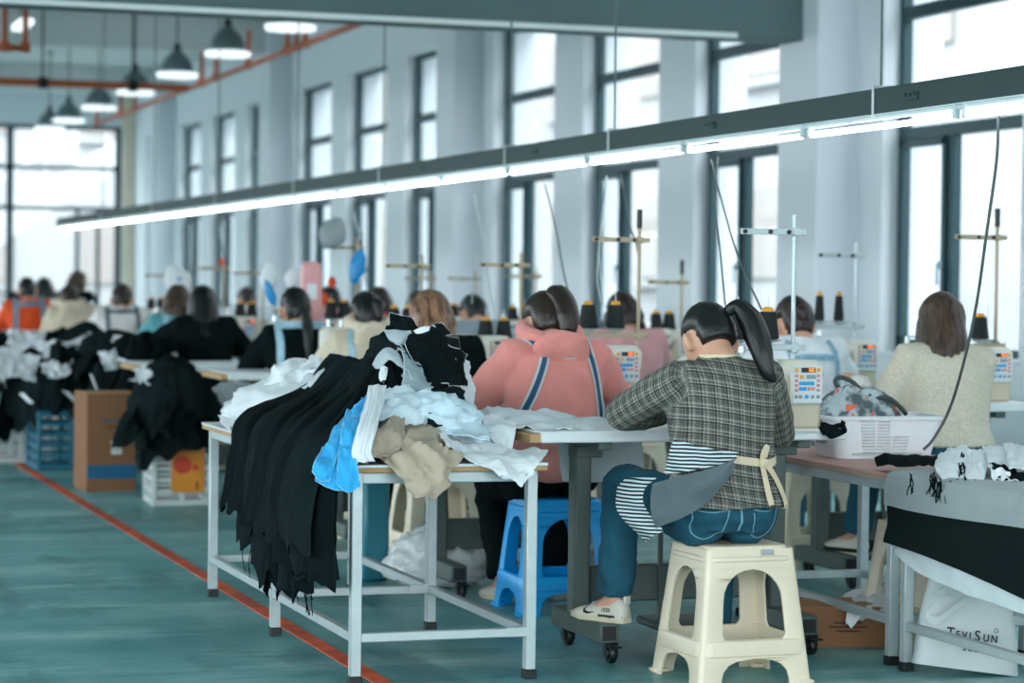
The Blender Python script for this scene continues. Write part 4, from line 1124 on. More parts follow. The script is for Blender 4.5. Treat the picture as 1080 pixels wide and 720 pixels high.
def swoosh(sh, M):
    # outer side of the shoe : curved tick and small number
    def S(y, z): 
        st = [(-.062, .022, .052), (-.02, .035, .082), (.045, .036, .062), (.12, .043, .042), (.184, .012, .014)]
        w = np.interp(y, [q[0] for q in st], [q[1] for q in st]); h = np.interp(y, [q[0] for q in st], [q[2] for q in st])
        s_ = min(1, max(0, (z-.014)/(h-.008)))**1.25; cx = math.sqrt(max(.05, 1-s_*s_))
        return M @ Vector((-(w*cx+.0022), y, z))
    top = [(.092, .057), (.097, .042), (.094, .034), (.08, .031), (.055, .033)]; bot = [(.092, .057), (.105, .036), (.10, .026), (.082, .023), (.055, .032)]
    rows = [[S(*a) for a in top], [S(*b) for b in bot]]
    obj('tick_mark', sheet(rows, .0015, 'tick'), M_black, sh)
    b = MB()
    for k in range(8):
        y0 = -.058+k*.014
        if y0 < .03: b.add([S(y0, .016), S(y0+.014, .016), S(y0+.014, .026), S(y0, .026)], [(0, 1, 2, 3)])
    obj('heel_stripe', b, M_black, sh)
    c = bpy.data.curves.new('num', 'FONT'); c.body = '1320'; c.size = .020; c.extrude = .0004; c.align_x = 'CENTER'; c.align_y = 'CENTER'
    o = bpy.data.objects.new('tmp', c); COL.objects.link(o); me = bpy.data.meshes.new_from_object(o.evaluated_get(bpy.context.evaluated_depsgraph_get())); bpy.data.objects.remove(o)
    for v in me.vertices:
        y, z = .008 - v.co.x, .042 + v.co.y; q = S(y, z); v.co = q + (M.to_3x3() @ Vector((-1, 0, 0)))*(.0008+v.co.z)
    obj('number', me, M_black, sh)
    c = MB(); c.lathe([(.03, 0), (.034, .01), (.03, .028)], 12, M @ Matrix.Translation((0, -.045, .075)), caps=False); 
    hl = MB(); hl.box((0, -.058, .085), (.036, .012, .05), .006, M=M); obj('heel_tab', hl, M_shoew, sh)
hr = [('hair', hair_cap((.25, -.75, .35), .0045, 15, 1, nape=.56, R0=(.089, .110, .126))), ('ponytail', pony(Vector((.035, -.10, .05)), [Vector((.065, -.135, .05)), Vector((.09, -.142, .0)), Vector((.10, -.135, -.07)), Vector((.105, -.125, -.14)), Vector((.115, -.11, -.195)), Vector((.14, -.10, -.225))], [.015, .028, .038, .040, .034, .022, .005], 2))]
person('woman in a grey plaid blazer and jeans on the cream stool, black ponytail', (3.20, 7.33, 0), p, .0085, 0, hr, H_black, dict(add=.024, arm=.018, hem=.03, flare=.016, wr=wrinkle(.006, 8, .002, .6), collar=.02), M_plaid, 'blazer', M_jeans, (M_shoew, M_solew, swoosh), [Vector((-.50, .87, 0)), Vector((.1, 1, 0))], blazer_extra, eyes=True)

# ---------------------------------------------------------------- 2 pink hoodie worker
p = Pose(lean=.16, head=(.62, .0, .05), L=(-.16, .42, .86), Rr=(.20, .42, .86), eL=(-.75, -.2, -.9), eR=(1, -.1, -.6), fL=(-.10, .36, .02), fR=(.14, .38, .02), sc=1.04)
def pink_extra(r, p, tm):
    paths = [[(-.125, 1.10), (-.095, 1.065), (-.078, 1.03), (-.095, .96), (-.125, .88), (-.16, .79), (-.17, .72)], [(.118, 1.10), (.12, 1.065), (.124, 1.03), (.138, .96), (.152, .88), (.166, .79), (.168, .72)]]
    for q in paths + [[(-.078, 1.025), (.02, 1.02), (.124, 1.025)]]:
        w_ = .036 if len(q) > 3 else .026
        o = obj('strap' if len(q) > 3 else 'cross_strap', ribbon(tm, q, w_, .006), M_strapw, r); obj('strap_band', ribbon(tm, q, w_*.55, .0085), M_navy, o)
hr = [('hair', hair_cap((.1, -.5, .8), .005, 14, 5, nape=.75)), ('hair_tuft', strand_tube([(.02, -.06, .085), (.03, -.105, .075), (.045, -.128, .02), (.05, -.13, -.05), (.045, -.12, -.11)], [.04, .048, .050, .048, .03], .005, 9, n=36, seed=3))]
person('woman in a pink hoodie with navy apron straps on the blue stool', (3.22, 9.05, 0), p, .009, 0, hr, H_dark, dict(add=.040, arm=.034, hem=-.06, flare=.006, wr=wrinkle(.010, 6, .002, .8), hood=.125, hem_roll=.014, cuff=.004), M_pink, 'hoodie', M_blackc, (M_shoew, M_solew), None, pink_extra, eyes=True)

# ---------------------------------------------------------------- 3 cream jacket worker
p = Pose(lean=.16, head=(.40, -.22, .10), L=(-.27, .30, .875), Rr=(.12, .42, .86), eL=(-.35, -.5, -.9), eR=(.35, -.5, -.9), fL=(-.14, .60, .158), fR=(.14, .40, .085), sc=1.02)
def cream_extra(r, p, tm):
    S_, e, w = p.arm[0]; m = MB(); m.cap_chain([e.lerp(w, .72), w, w+(w-e).normalized()*.02], [.055, .062, .045], 14)
    obj('fluffy_cuff', voxel(m, .008, 2, 'cuff', lambda q: .008*noise.noise(q*45)), M_fluff, r)
    c, d, x = p.spine(.22); fr = MB(); y = d.cross(x)
    rnd = random.Random(4)
    for k in range(120):
        a = 2*PI*k/120; q = c + x*math.cos(a)*.198 + y*math.sin(a)*.152 - Vector((0, 0, .012)); fr.tube([q, q+Vector((rnd.uniform(-.006, .006), rnd.uniform(-.006, .006), -.018-rnd.random()*.01))], [.0035, .0015], 5)
    obj('frayed_hem', fr, M_tweed, r)
hr = [('hair', hair_cap((0, -.2, 1), .006, 10, 9, R0=(.101, .122, .136), nape=1.1, bang=.5, ears=0)), ('long_hair', curtain(.25, seed=3, flare=.022, rx=.100))]
person('woman in a cream boucle jacket with long straight brown hair', (4.95, 9.00, 0), p, .010, .0, hr, H_brown, dict(add=.036, arm=.028, hem=.16, flare=.012, wr=wrinkle(.007, 7, .003, .8), sleeve=.9), M_tweed, 'jacket', M_jeans, (M_shoew, M_soleb), [Vector((-.45, .9, 0)).normalized(), Vector((.1, 1, 0))], cream_extra, eyes=True)

# ---------------------------------------------------------------- 4 white coat worker
p = Pose(lean=.2, head=(.55, -.05, 0), eL=(-1, -.2, -.6), eR=(1, -.2, -.5), sc=1.0)
def white_extra(r, p, tm): harness(tm, -.11, .12, .68, .97, 1.05, .034, mat('printed red blue tape', '#8fb9cf', .7, var=.6, vs=70), M_tape, r)
hr = [('hair', hair_cap((0, -.6, .5), .007, 8, 12)), ('hair_bun', strand_tube([(.0, -.10, .02), (.0, -.128, .0), (.0, -.12, -.04)], [.03, .036, .02], .006, 6, seed=5))]
person('worker in a white padded coat with printed tape straps by the window', (4.93, 10.34, 0), p, .011, 0, hr, H_dark, dict(add=.040, arm=.034, hem=-.08, wr=wrinkle(.010, 9, .002, .7)), M_whitec, 'coat', M_jeans, (M_shoew, M_solew), None, white_extra, eyes=True)

# ---------------------------------------------------------------- the workers further back
def worker(lab, x, y, top_m, hair_parts, hm, lean=.2, head=(.5, 0, 0), add=.032, arm=.026, extra=None, nm='jacket', hood=None, vx=.014, sc=1.0, rz=0, zs=.455, **kw):
    p = Pose(lean=lean, head=head, sc=sc, zs=zs, **kw)
    return person(lab, (x, y, 0), p, vx, rz, hair_parts, hm, dict(add=add, arm=arm, hem=-.08, wr=wrinkle(.010, 8, .002, .8), hood=hood), top_m, nm, M_blackc, None, None, extra)
cap = lambda s, ax=(0, -.3, 1), **k: ('hair', hair_cap(ax, .007, 9, s, **k))
worker('woman with brown highlighted hair rising behind the black cloth heap', 3.24, 10.72, M_blackj, [cap(21, nape=1.2, R0=(.102, .124, .136), ears=0), ('long_hair', curtain(.16, seed=22, wave=.012))], H_high)
def f(r, p, tm):
    harness(tm, -.13, .13, .68, .95, 1.06, .03, M_tape, M_tape, r, False)
worker('woman with black hair and a cream fleece hood before the cloth heap', 3.27, 12.0, M_fur, [cap(23, nape=.9), ('hair_tuft', strand_tube([(.02, -.06, .06), (.04, -.11, .01), (.045, -.11, -.07)], [.03, .04, .012], .008, 6, seed=30))], H_black, head=(.62, -.1, 0), hood=.12, extra=f, nm='fleece')
def f(r, p, tm): harness(tm, -.135, .125, .66, 1.05, 1.10, .04, M_tape, M_tape, r)
worker('woman in black with a pale tape harness and a long low ponytail', 3.24, 13.45, M_blackj, [cap(25, (.05, -.9, 0)), ('ponytail', pony(Vector((.015, -.10, -.02)), [Vector((.02, -.135, -.08)), Vector((.025, -.14, -.18)), Vector((.02, -.12, -.30)), Vector((.015, -.11, -.40))], [.02, .03, .032, .026, .008], 7)), ('hair_tie', MB().ell((.024, -.14, -.185), (.034, .034, .014), None, 14, 8))], H_black, head=(.45, 0, 0), extra=f)
worker('woman with long black hair in a black jacket at the white table', 3.24, 16.2, M_blackj, [cap(27, nape=1.2, ears=0), ('long_hair', curtain(.30, seed=28, wave=.003))], H_black, head=(.45, -.1, 0), eL=(-1.2, 0, -.3), eR=(1, -.1, -.5))
def f(r, p, tm): harness(tm, -.1, .11, .68, .96, 1.08, .05, M_tape, M_tape, r, False)
worker('woman with wavy brown hair in a teal and white top', 3.3, 17.5, M_tealc, [cap(29, nape=1.2, ears=0), ('long_hair', curtain(.2, seed=30, wave=.018, flare=.02))], H_brown, head=(.45, -.3, 0), extra=f, nm='blouse')
M_grey = color_mat('grey strap', '#5a6a74', .8)
def f(r, p, tm): harness(tm, -.13, .12, .66, 1.03, 1.09, .035, M_grey, M_grey, r)
worker('worker in an off white coat with thin grey apron straps', 3.30, 20.0, M_fluff, [cap(31, nape=.9)], H_dark, extra=f, nm='coat', head=(.5, -.3, 0), add=.045, arm=.04)
worker('worker in a cream fur coat with a furry hood beside the mustard top', 3.2, 22.2, M_fur, [cap(33, nape=.9)], H_dark, nm='coat', hood=.13, head=(.75, 0, 0), add=.03, arm=.03, eL=(-.3, -.4, -.9), eR=(.3, -.4, -.9))
def f(r, p, tm): harness(tm, -.13, .14, .66, 1.04, 1.12, .05, mat('blue grey strap', '#6d93a6', .8, var=.1), mat('blue grey strap', '#6d93a6'), r)
worker('worker in a bright orange top with blue grey apron straps', 3.06, 24.2, M_orange, [cap(35, nape=.9)], H_black, extra=f, nm='top', head=(.4, -.1, 0), sc=1.08, add=.04)
def f(r, p, tm): harness(tm, -.13, .14, .66, 1.04, 1.12, .05, M_grey, M_strapw, r)
worker('worker in a mustard yellow top beside the orange worker', 3.42, 25.6, M_mustard, [cap(37, nape=.9), ('long_hair', curtain(.16, seed=38))], H_black, extra=f, nm='top', head=(.4, 0, 0), sc=1.08, add=.04)
worker('woman in a dusty pink top behind the two thread cones', 4.93, 12.6, M_pinkb, [cap(41, nape=1.0), ('long_hair', curtain(.12, seed=42))], H_dark, nm='top', head=(.5, 0, 0))
worker('dark haired worker in grey bent low beyond the pink hoodie', 4.92, 15.3, cloth_mat('grey blue cloth', '#8b9aa2', .85), [cap(43, nape=.9)], H_black, head=(.8, 0, 0), lean=.3)
worker('dark haired worker bent low beyond the highlighted hair', 4.94, 16.7, M_whitec, [cap(45, nape=.9)], H_dark, head=(.7, 0, 0), lean=.25)
def f(r, p, tm):
    c, d, x = p.spine(.93); m = MB(); m.tube([c + x*math.cos(a)*.135 + Vector((0, math.sin(a)*.1, 0)) for a in np.linspace(0, 2*PI, 20)[:-1]], .05, 10, closed=True); obj('red_collar', m, M_redc, r)
worker('dark long haired worker with a bright red collar', 4.96, 17.9, M_redc, [cap(47, nape=1.2, ears=0), ('long_hair', curtain(.14, seed=48))], H_dark, head=(.45, 0, 0), extra=f, nm='top')
worker('worker with black hair beside the hanging pink bag', 4.95, 19.4, M_pinkb, [cap(49, nape=.9)], H_black, nm='top', head=(.45, 0, 0))
worker('far dark haired worker behind two black thread cones', 4.95, 22.6, M_whitec, [cap(51, nape=.9)], H_dark, head=(.7, 0, 0), lean=.25)
worker('far worker with dark brown hair turned aside near the end wall', 4.0, 27.5, M_blackj, [cap(53, nape=1.2, ears=0), ('long_hair', curtain(.2, seed=54))], H_brown, head=(.2, -1.2, 0), zs=.56)
# ================================================================ cloth
def recenter(o):
    me = o.data; n = len(me.vertices); co = np.empty(n*3); me.vertices.foreach_get('co', co); co = co.reshape(-1, 3)
    c = np.array([(co[:, 0].min()+co[:, 0].max())/2, (co[:, 1].min()+co[:, 1].max())/2, co[:, 2].min()])
    me.vertices.foreach_set('co', (co-c).ravel()); me.update(); o.location = c; return o
def P3(q):
    """control point: (px, py, Y) seen direction at that depth, or a plain 3-D Vector"""
    return q.copy() if isinstance(q, Vector) else at(q[0], q[1], Y=q[2])
def fabric(c, name, **k): return cloth_mat(name, c, **{**dict(rough=.85, var=.10, bump=.2, bs=300, sheen=.08), **k})
F_black = fabric('#10191b', 'black twill', sheen=.03); F_black2 = fabric('#172123', 'soft black cotton', sheen=.03); F_grey = fabric('#aebac0', 'pale grey fusible'); F_white = fabric('#dfe4e8', 'white cotton'); F_paper = fabric('#e9edf0', 'white lining', rough=.6)
F_beige = fabric('#b9a995', 'beige cotton'); F_blue = fabric('#35abe6', 'sky blue cotton'); F_pale = fabric('#cde2ec', 'pale blue cotton'); F_greyknit = fabric('#9aa3a4', 'grey woven cover', bump=.5, bs=160); F_charc = fabric('#182122', 'charcoal cloth', sheen=.04)
F_sheet = fabric('#d3dde0', 'translucent white sheet', rough=.5)
def spl(P, n):
    return catmull(P, n)
def patch(name, lab, cat, ctrl, m, group=None, folds=.012, fs=9, seed=0, n=9, th=.003, edge=None, fine=.003, ridge=True, ew=.0018, parent=None):
    """a crumpled sheet through a grid of control points"""
    G = [[P3(q) for q in r] for r in ctrl]
    R1 = [spl(r, n) for r in G]; cols = [spl([R1[i][j] for i in range(len(R1))], n) for j in range(len(R1[0]))]
    rows = [[cols[j][i].copy() for j in range(len(cols))] for i in range(len(cols[0]))]
    nr, nc = len(rows), len(rows[0]); out = []
    for i in range(nr):
        o = []
        for j in range(nc):
            a = rows[min(i+1, nr-1)][j]-rows[max(i-1, 0)][j]; b = rows[i][min(j+1, nc-1)]-rows[i][max(j-1, 0)]
            N = a.cross(b); N = N.normalized() if N.length > 1e-9 else Vector((0, 0, 1))
            q = rows[i][j]; w = q*fs + Vector((seed*3.1, seed*1.7, seed))
            k = noise.noise(w); k2 = noise.noise(w*2.2+Vector((3, 1, 7)))
            d = (folds*((1-abs(k)*3.2)*1.1 + (.5-abs(k2)*1.6)*.8 + (.5-abs(noise.noise(w*4.3))*1.8)*.35) if ridge else folds*(k*1.6+.5*k2)) + fine*noise.noise(w*5)
            o.append(q + N*d)
        out.append(o)
    me = sheet(out, th, name); o = obj(name, me, m, parent)
    if parent is None: tag(o, lab, cat, group)
    if edge:
        e = MB(); loop = out[0] + [r[-1] for r in out[1:]] + out[-1][::-1][1:] + [r[0] for r in out[::-1][1:-1]]
        e.tube(loop, ew, 5, closed=True); obj('frayed_edge', e, edge, o)
    if parent is None: recen_tree(o)
    return o
def recen_tree(o):
    ch = list(o.children); recenter(o); l = Vector(o.location)
    for c in ch:
        n = len(c.data.vertices); co = np.empty(n*3); c.data.vertices.foreach_get('co', co); co = co.reshape(-1, 3)-np.array(l); c.data.vertices.foreach_set('co', co.ravel()); c.data.update()
def panel(name, lab, cat, path, w0, w1, wd, m, group=None, folds=2.5, amp=.018, seed=0, n=7, nc=30, th=.003, hem=.03, out=Vector((-1, 0, 0)), edge=None, amp0=.3, wd1=None, ew=.003):
    """a long pleated cut piece lying along a path"""
    P = catmull([P3(q) for q in path], n); nr = len(P); rows = []; wd = Vector(wd).normalized(); wd1 = Vector(wd1).normalized() if wd1 else wd
    rr = random.Random(seed); ph = rr.random()*6; L = (P[-1]-P[-2]).normalized()
    for i in range(nr):
        t = i/(nr-1); W = wd.lerp(wd1, t).normalized(); T = (P[min(i+1, nr-1)]-P[max(i-1, 0)]).normalized()
        N = T.cross(W); N = N.normalized() if N.length > 1e-6 else out
        if N.dot(out) + N.z*.5 < 0: N = -N
        row = []
        for j in range(nc):
            u = j/(nc-1)-.5
            wv = math.sin(2*PI*folds*u + ph + 1.8*noise.noise(Vector((t*1.5, u*2, seed)))) + .3*math.sin(2*PI*folds*2.3*u + ph*2 + t*2) + .8*noise.noise(Vector((u*3, t*2.5, seed+9))) - .7*abs(noise.noise(Vector((u*6, t*3.5, seed+4))))
            a = amp*(amp0+(1-amp0)*t)
            q = P[i] + W*u*(w0+(w1-w0)*t) + N*(a*wv - .05*(abs(u)*2)**2*(w0) + .006*noise.noise(P[i]*14+W*u*8+Vector((seed, 0, 0))))
            q += T*hem*t*t*(noise.noise(Vector((u*3.2, seed*1.3, 2))) + .25*math.sin(u*17+ph))
            row.append(q)
        rows.append(row)
    me = sheet(rows, th, name); o = tag(obj(name, me, m), lab, cat, group)
    if edge:
        e = MB(); e.tube(rows[-1], ew, 5); obj('frayed_edge', e, edge, o)
    recen_tree(o); return o
def crumple(name, lab, cat, c, r, m, seed=0, amp=.25, fs=2.2, group=None, vx=None, flat=.35, parent=None, rot=0):
    mb = MB(); Rz = Matrix.Rotation(rot, 3, 'Z')
    def fn(u, q):
        w = u*fs + Vector((seed*2.3, seed, seed*.7)); k = 1-abs(noise.noise(w))*2.2; k2 = noise.noise(w*2.7)
        q = q*(1+amp*.55*k+amp*.35*k2+amp*.12*noise.noise(w*7))
        if q.z < 0: q.z *= flat
        return q
    mb.ell((0, 0, r[2]*flat), r, Rz, 56, 36, fn)
    o = obj(name, mb, m, parent, 180); o.location = c
    if parent is None: tag(o, lab, cat, group)
    return o
# ---------------------------------------------------------------- heap on the long work table
TBZ = .715
crumple('folded_cloth', 'black folded cloth buried in the middle of the cloth heap', 'cloth', (2.36, 8.36, TBZ+.005), (.20, .40, .235), F_black, 1, .14, 2.0)
# long black cut panels sliding off the table: inner, longer ones then outer, shorter ones
def lerp(a, b, t): return a+(b-a)*t
def fan(s, drop, push):
    t = s
    A = at(lerp(356, 402, t), lerp(374, 384, t), Y=lerp(8.95, 8.25, t)); B = at(lerp(322, 386, t), lerp(412, 412, t), Y=lerp(8.98, 8.02, t))
    ye = lerp(8.60, 7.60, t); xe = 1.925-push
    C = Vector((xe+.07, lerp(8.78, 7.60, t), .80)); D = Vector((xe, ye, .68)); E_ = Vector((xe-.03, ye-.02, .52)); Z = Vector((xe-.045+.02*math.sin(t*9), ye-.03, drop))
    return [A, B, C, D, E_, Z]
k = 0
for i in range(8):
    s = i/7; drop = .345 - .085*math.sin(PI*min(1, s*1.15)) + RND.uniform(-.015, .015)
    panel('black_fabric', 'long black cut panel hanging off the table edge, inner lower tier', 'cloth panel', fan(s, drop, RND.uniform(0, .03)), .17, .30, (.2, -1, 0), F_black if i % 2 else F_black2, 'long black panels, lower tier', 1.1, .026, 10+i, hem=.07, wd1=(.05, -1, 0))
for i in range(6):
    s = .04+i/6; drop = .46 - .05*math.sin(PI*s) + RND.uniform(-.06, .05)
    panel('black_fabric', 'shorter black cut panel folded over the hanging black tier', 'cloth panel', fan(s, drop, .055+RND.uniform(0, .02)), .20, .32, (.2, -1, 0), F_black2 if i % 2 else F_black, 'shorter black panels, upper tier', .9, .024, 40+i, hem=.07, wd1=(.05, -1, 0))
# loose threads under the hems
th = MB()
for i in range(16):
    y = 7.55+RND.random()*1.2; z0 = .30+RND.random()*.05; x = 1.87
    th.tube(catmull([(x, y, z0+.05), (x-.01, y+RND.uniform(-.02, .02), z0-.03), (x+RND.uniform(-.02, .02), y+RND.uniform(-.03, .03), z0-.05-RND.random()*.07)], 5), .0018, 5)
o = tag(obj('hanging_threads', th, F_black), 'dark loose threads trailing under the hanging black panels', 'threads', kind='stuff'); recenter(o)
# pieces on the crest of the heap
WE = color_mat('white frayed thread', '#cfd8da', .9)
CP = dict(cat='cloth piece', folds=.010, fs=10)
def crest(lab, ctrl, m, edge=None, **k): return patch('cut_piece', lab, ctrl=ctrl, m=m, edge=edge, **{**CP, **k})
crest('black cut piece on the heap crest standing up against the brown hair', [[(412, 331, 8.55), (424, 332, 8.5), (434, 337, 8.46), (444, 347, 8.42)], [(410, 341, 8.5), (422, 342, 8.46), (432, 345, 8.43), (441, 349, 8.41)], [(406, 351, 8.46), (418, 352, 8.44), (430, 352, 8.42), (440, 353, 8.40)]], F_black, WE, seed=3)
crest('pale grey fused piece folded below the highest black corner', [[(405, 350, 8.43), (416, 349, 8.42), (425, 350, 8.41), (434, 350, 8.40)], [(409, 356, 8.40), (417, 358, 8.38), (424, 358, 8.37), (431, 357, 8.38)], [(415, 362, 8.40), (421, 364, 8.38), (425, 364, 8.37), (428, 363, 8.38)]], F_grey, seed=4, folds=.005)
crest('white folded corner at the middle of the heap crest', [[(436, 349, 8.38), (444, 346, 8.37), (450, 345, 8.36), (455, 346, 8.36)], [(440, 352, 8.37), (447, 352, 8.35), (452, 352, 8.34), (455, 352, 8.34)], [(446, 354, 8.37), (449, 356, 8.35), (452, 357, 8.34), (454, 358, 8.34)]], F_white, seed=5, folds=.004)
crest('black dark slope of cloth on the left shoulder of the heap', [[(384, 373, 8.62), (392, 361, 8.58), (403, 352, 8.55), (414, 352, 8.50)], [(386, 380, 8.52), (396, 369, 8.46), (408, 361, 8.42), (420, 362, 8.38)], [(392, 386, 8.46), (402, 378, 8.40), (414, 370, 8.36), (428, 372, 8.32)]], F_black2, WE, seed=6)
crest('big black cut piece facing out over the heap, seam down its middle', [[(430, 357, 8.36), (444, 350, 8.36), (456, 344, 8.36), (470, 352, 8.36), (480, 362, 8.38)], [(428, 366, 8.28), (446, 366, 8.24), (460, 364, 8.24), (474, 370, 8.28), (484, 378, 8.34)], [(436, 380, 8.20), (450, 384, 8.15), (464, 384, 8.15), (478, 386, 8.22), (488, 392, 8.30)], [(452, 400, 8.14), (462, 405, 8.08), (472, 407, 8.08), (482, 407, 8.16), (491, 408, 8.26)]], F_black, WE, seed=7)
crest('small black triangular piece at the right top of the heap', [[(456, 343, 8.36), (462, 341, 8.38), (466, 340, 8.38)], [(461, 349, 8.34), (469, 346, 8.36), (475, 348, 8.38)], [(466, 356, 8.32), (472, 353, 8.34), (477, 351, 8.36)]], F_black2, WE, seed=8, folds=.004)
crest('black corner of cloth jutting from the right side of the heap', [[(474, 361, 8.34), (484, 368, 8.36), (493, 374, 8.40)], [(477, 373, 8.30), (484, 376, 8.32), (490, 378, 8.36)], [(480, 386, 8.28), (483, 387, 8.30), (486, 386, 8.34)]], F_black, WE, seed=9, folds=.005)
crest('dark strip with white frayed edges near the heap top right', [[(466, 356, 8.31), (474, 355, 8.33), (482, 357, 8.36)], [(470, 361, 8.29), (478, 362, 8.31), (483, 364, 8.35)], [(475, 366, 8.28), (480, 367, 8.30), (484, 368, 8.33)]], F_charc, WE, seed=10, folds=.004)
crest('pale curved facing looped over the front of the heap', [[(392, 384, 8.20), (398, 374, 8.18), (408, 368, 8.16), (416, 370, 8.14), (422, 378, 8.12), (424, 390, 8.10), (422, 402, 8.08)], [(395, 388, 8.16), (402, 380, 8.14), (410, 374, 8.12), (418, 378, 8.10), (425, 386, 8.08), (428, 395, 8.06), (426, 405, 8.05)], [(400, 389, 8.14), (406, 384, 8.12), (412, 380, 8.10), (420, 386, 8.06), (429, 392, 8.04), (433, 400, 8.02), (431, 408, 8.01)]], F_grey, seed=11, folds=.004)
crest('blue grey lining spread below the pale facing', [[(418, 368, 8.16), (430, 378, 8.16), (444, 390, 8.14), (462, 406, 8.10)], [(424, 378, 8.10), (434, 388, 8.08), (446, 398, 8.06), (458, 408, 8.04)], [(426, 394, 8.04), (434, 402, 8.02), (442, 408, 8.0), (452, 412, 8.0)], [(425, 406, 8.02), (431, 412, 7.99), (437, 416, 7.98), (444, 415, 7.98)]], fabric('#8fa3aa', 'blue grey lining'), WE, seed=12, folds=.010)
crest('black pocket piece with a white tag in the heap front', [[(398, 386, 8.20), (408, 380, 8.18), (416, 378, 8.16)], [(398, 400, 8.12), (408, 398, 8.10), (416, 396, 8.08)], [(400, 412, 8.06), (410, 410, 8.04), (420, 408, 8.02)]], F_black, seed=13)
crest('small white tag hanging on the black pocket piece', [[(402, 388, 8.09), (405, 387, 8.08), (408, 389, 8.08)], [(400, 395, 8.06), (404, 396, 8.05), (408, 396, 8.05)], [(401, 401, 8.05), (404, 404, 8.04), (406, 400, 8.04)]], F_white, seed=14, folds=.004, fs=30)
crest('white piece peeping from the right flank of the heap', [[(484, 372, 8.42), (490, 380, 8.44), (494, 388, 8.46)], [(482, 396, 8.36), (490, 402, 8.38), (498, 408, 8.42)], [(486, 420, 8.30), (493, 426, 8.32), (500, 432, 8.38)]], F_white, seed=15)
crest('black cut piece tucked low at the right of the heap', [[(438, 410, 8.06), (456, 409, 8.06), (474, 409, 8.10), (488, 411, 8.2)], [(444, 418, 8.0), (460, 418, 7.98), (474, 417, 8.02), (487, 420, 8.12)], [(452, 424, 7.96), (464, 428, 7.94), (476, 428, 7.98), (486, 430, 8.06)]], F_black2, WE, seed=16)
# pale stack on the far end of the table
PS = dict(cat='cloth', folds=.016, fs=9)
patch('white_garment', 'white folded garment at the top of the pale stack', ctrl=[[(280, 400, 9.45), (290, 388, 9.42), (310, 384, 9.40), (332, 386, 9.35)], [(276, 412, 9.28), (292, 402, 9.22), (312, 400, 9.18), (336, 398, 9.12)], [(284, 424, 9.16), (300, 418, 9.10), (318, 414, 9.06), (334, 410, 9.02)]], m=F_white, seed=21, lab_=None, **PS) if False else None
def pale(lab, ctrl, m, **k): return patch('white_garment', lab, ctrl=ctrl, m=m, **{**PS, **k})
pale('white folded garment on top of the pale cloth stack', [[(282, 400, 9.5), (292, 386, 9.5), (314, 381, 9.45), (340, 378, 9.3)], [(277, 412, 9.28), (294, 402, 9.22), (314, 396, 9.18), (338, 390, 9.12)], [(284, 426, 9.16), (302, 418, 9.10), (320, 412, 9.04), (336, 402, 9.0)]], F_white, seed=21)
pale('grey white garment bulging on the left of the pale cloth stack', [[(240, 436, 9.75), (248, 419, 9.75), (264, 411, 9.7), (284, 410, 9.6)], [(236, 446, 9.5), (252, 430, 9.42), (270, 422, 9.36), (292, 422, 9.3)], [(240, 453, 9.32), (258, 446, 9.22), (276, 440, 9.14), (300, 438, 9.05)], [(250, 456, 9.18), (266, 456, 9.08), (282, 456, 9.0), (300, 454, 8.92)]], fabric('#c3c9cd', 'grey white cotton'), seed=22, folds=.022)
pale('long white piece sloping up behind the black panels', [[(300, 420, 9.2), (318, 402, 9.15), (338, 386, 9.1), (356, 372, 9.05)], [(296, 440, 9.06), (312, 420, 9.02), (330, 402, 8.98), (346, 388, 8.95)], [(294, 456, 8.95), (304, 442, 8.92), (320, 424, 8.9), (336, 408, 8.9)]], fabric('#bcc5ca', 'soft grey cotton'), seed=23, folds=.012)
pale('grey fused strip dropping over the table edge, loose threads below', [[(268, 446, 9.1), (278, 446, 9.05), (286, 446, 9.0)], [(266, 462, 9.0), (275, 464, 8.97), (282, 464, 8.95)], [(262, 482, 8.97), (270, 488, 8.95), (277, 484, 8.93)]], F_grey, seed=24, folds=.006)
crumple('folded_cloth', 'flattened white bundle underneath the pale cloth stack', 'cloth', (2.22, 9.30, TBZ+.004), (.26, .36, .14), F_white, 5, .2, 2.2)
# blue, pale blue and white pieces at the near corner
for lab, ctrl, sd in (('bright blue cut piece hanging in front at the table corner, widest', [[(372, 432, 7.75), (385, 424, 7.8), (398, 418, 7.85)], [(352, 460, 7.6), (368, 455, 7.6), (384, 450, 7.62)], [(338, 488, 7.48), (354, 490, 7.46), (372, 486, 7.46)], [(333, 508, 7.45), (350, 516, 7.42), (366, 519, 7.42)]], 1),
        ('bright blue cut piece hanging along the white waistband', [[(378, 426, 7.80), (386, 422, 7.82), (393, 418, 7.84)], [(362, 452, 7.58), (372, 450, 7.57), (382, 450, 7.57)], [(357, 484, 7.44), (366, 488, 7.42), (376, 484, 7.42)], [(355, 510, 7.41), (366, 519, 7.40), (379, 513, 7.40)]], 2),
        ('narrow bright blue cut piece lying against the black panels', [[(366, 437, 7.76), (375, 431, 7.78), (384, 426, 7.79)], [(345, 466, 7.57), (354, 466, 7.55), (363, 464, 7.55)], [(333, 486, 7.45), (342, 492, 7.43), (352, 492, 7.43)], [(329, 498, 7.43), (337, 507, 7.42), (347, 508, 7.41)]], 3)):
    patch('blue_fabric', lab, 'cloth', ctrl, F_blue, folds=.010, fs=16, seed=70+sd, edge=mat('pale blue stitching', '#8fd0ef', .8), ew=.0018)
panel('white_waistband', 'white waistband strip hanging between the blue and pale blue cloth', 'cloth strip', [(398, 406, 7.84), (394, 425, 7.66), (387, 450, 7.48), (381, 476, 7.41), (385, 487, 7.40)], .062, .062, (.85, -.5, .1), F_white, None, .8, .006, 81, hem=.005)
crumple('pale_blue_cloth', 'pale blue crumpled cloth heaped above the beige piece', 'cloth', (2.34, 7.88, TBZ+.02), (.19, .16, .13), F_pale, 11, .34, 3.0)
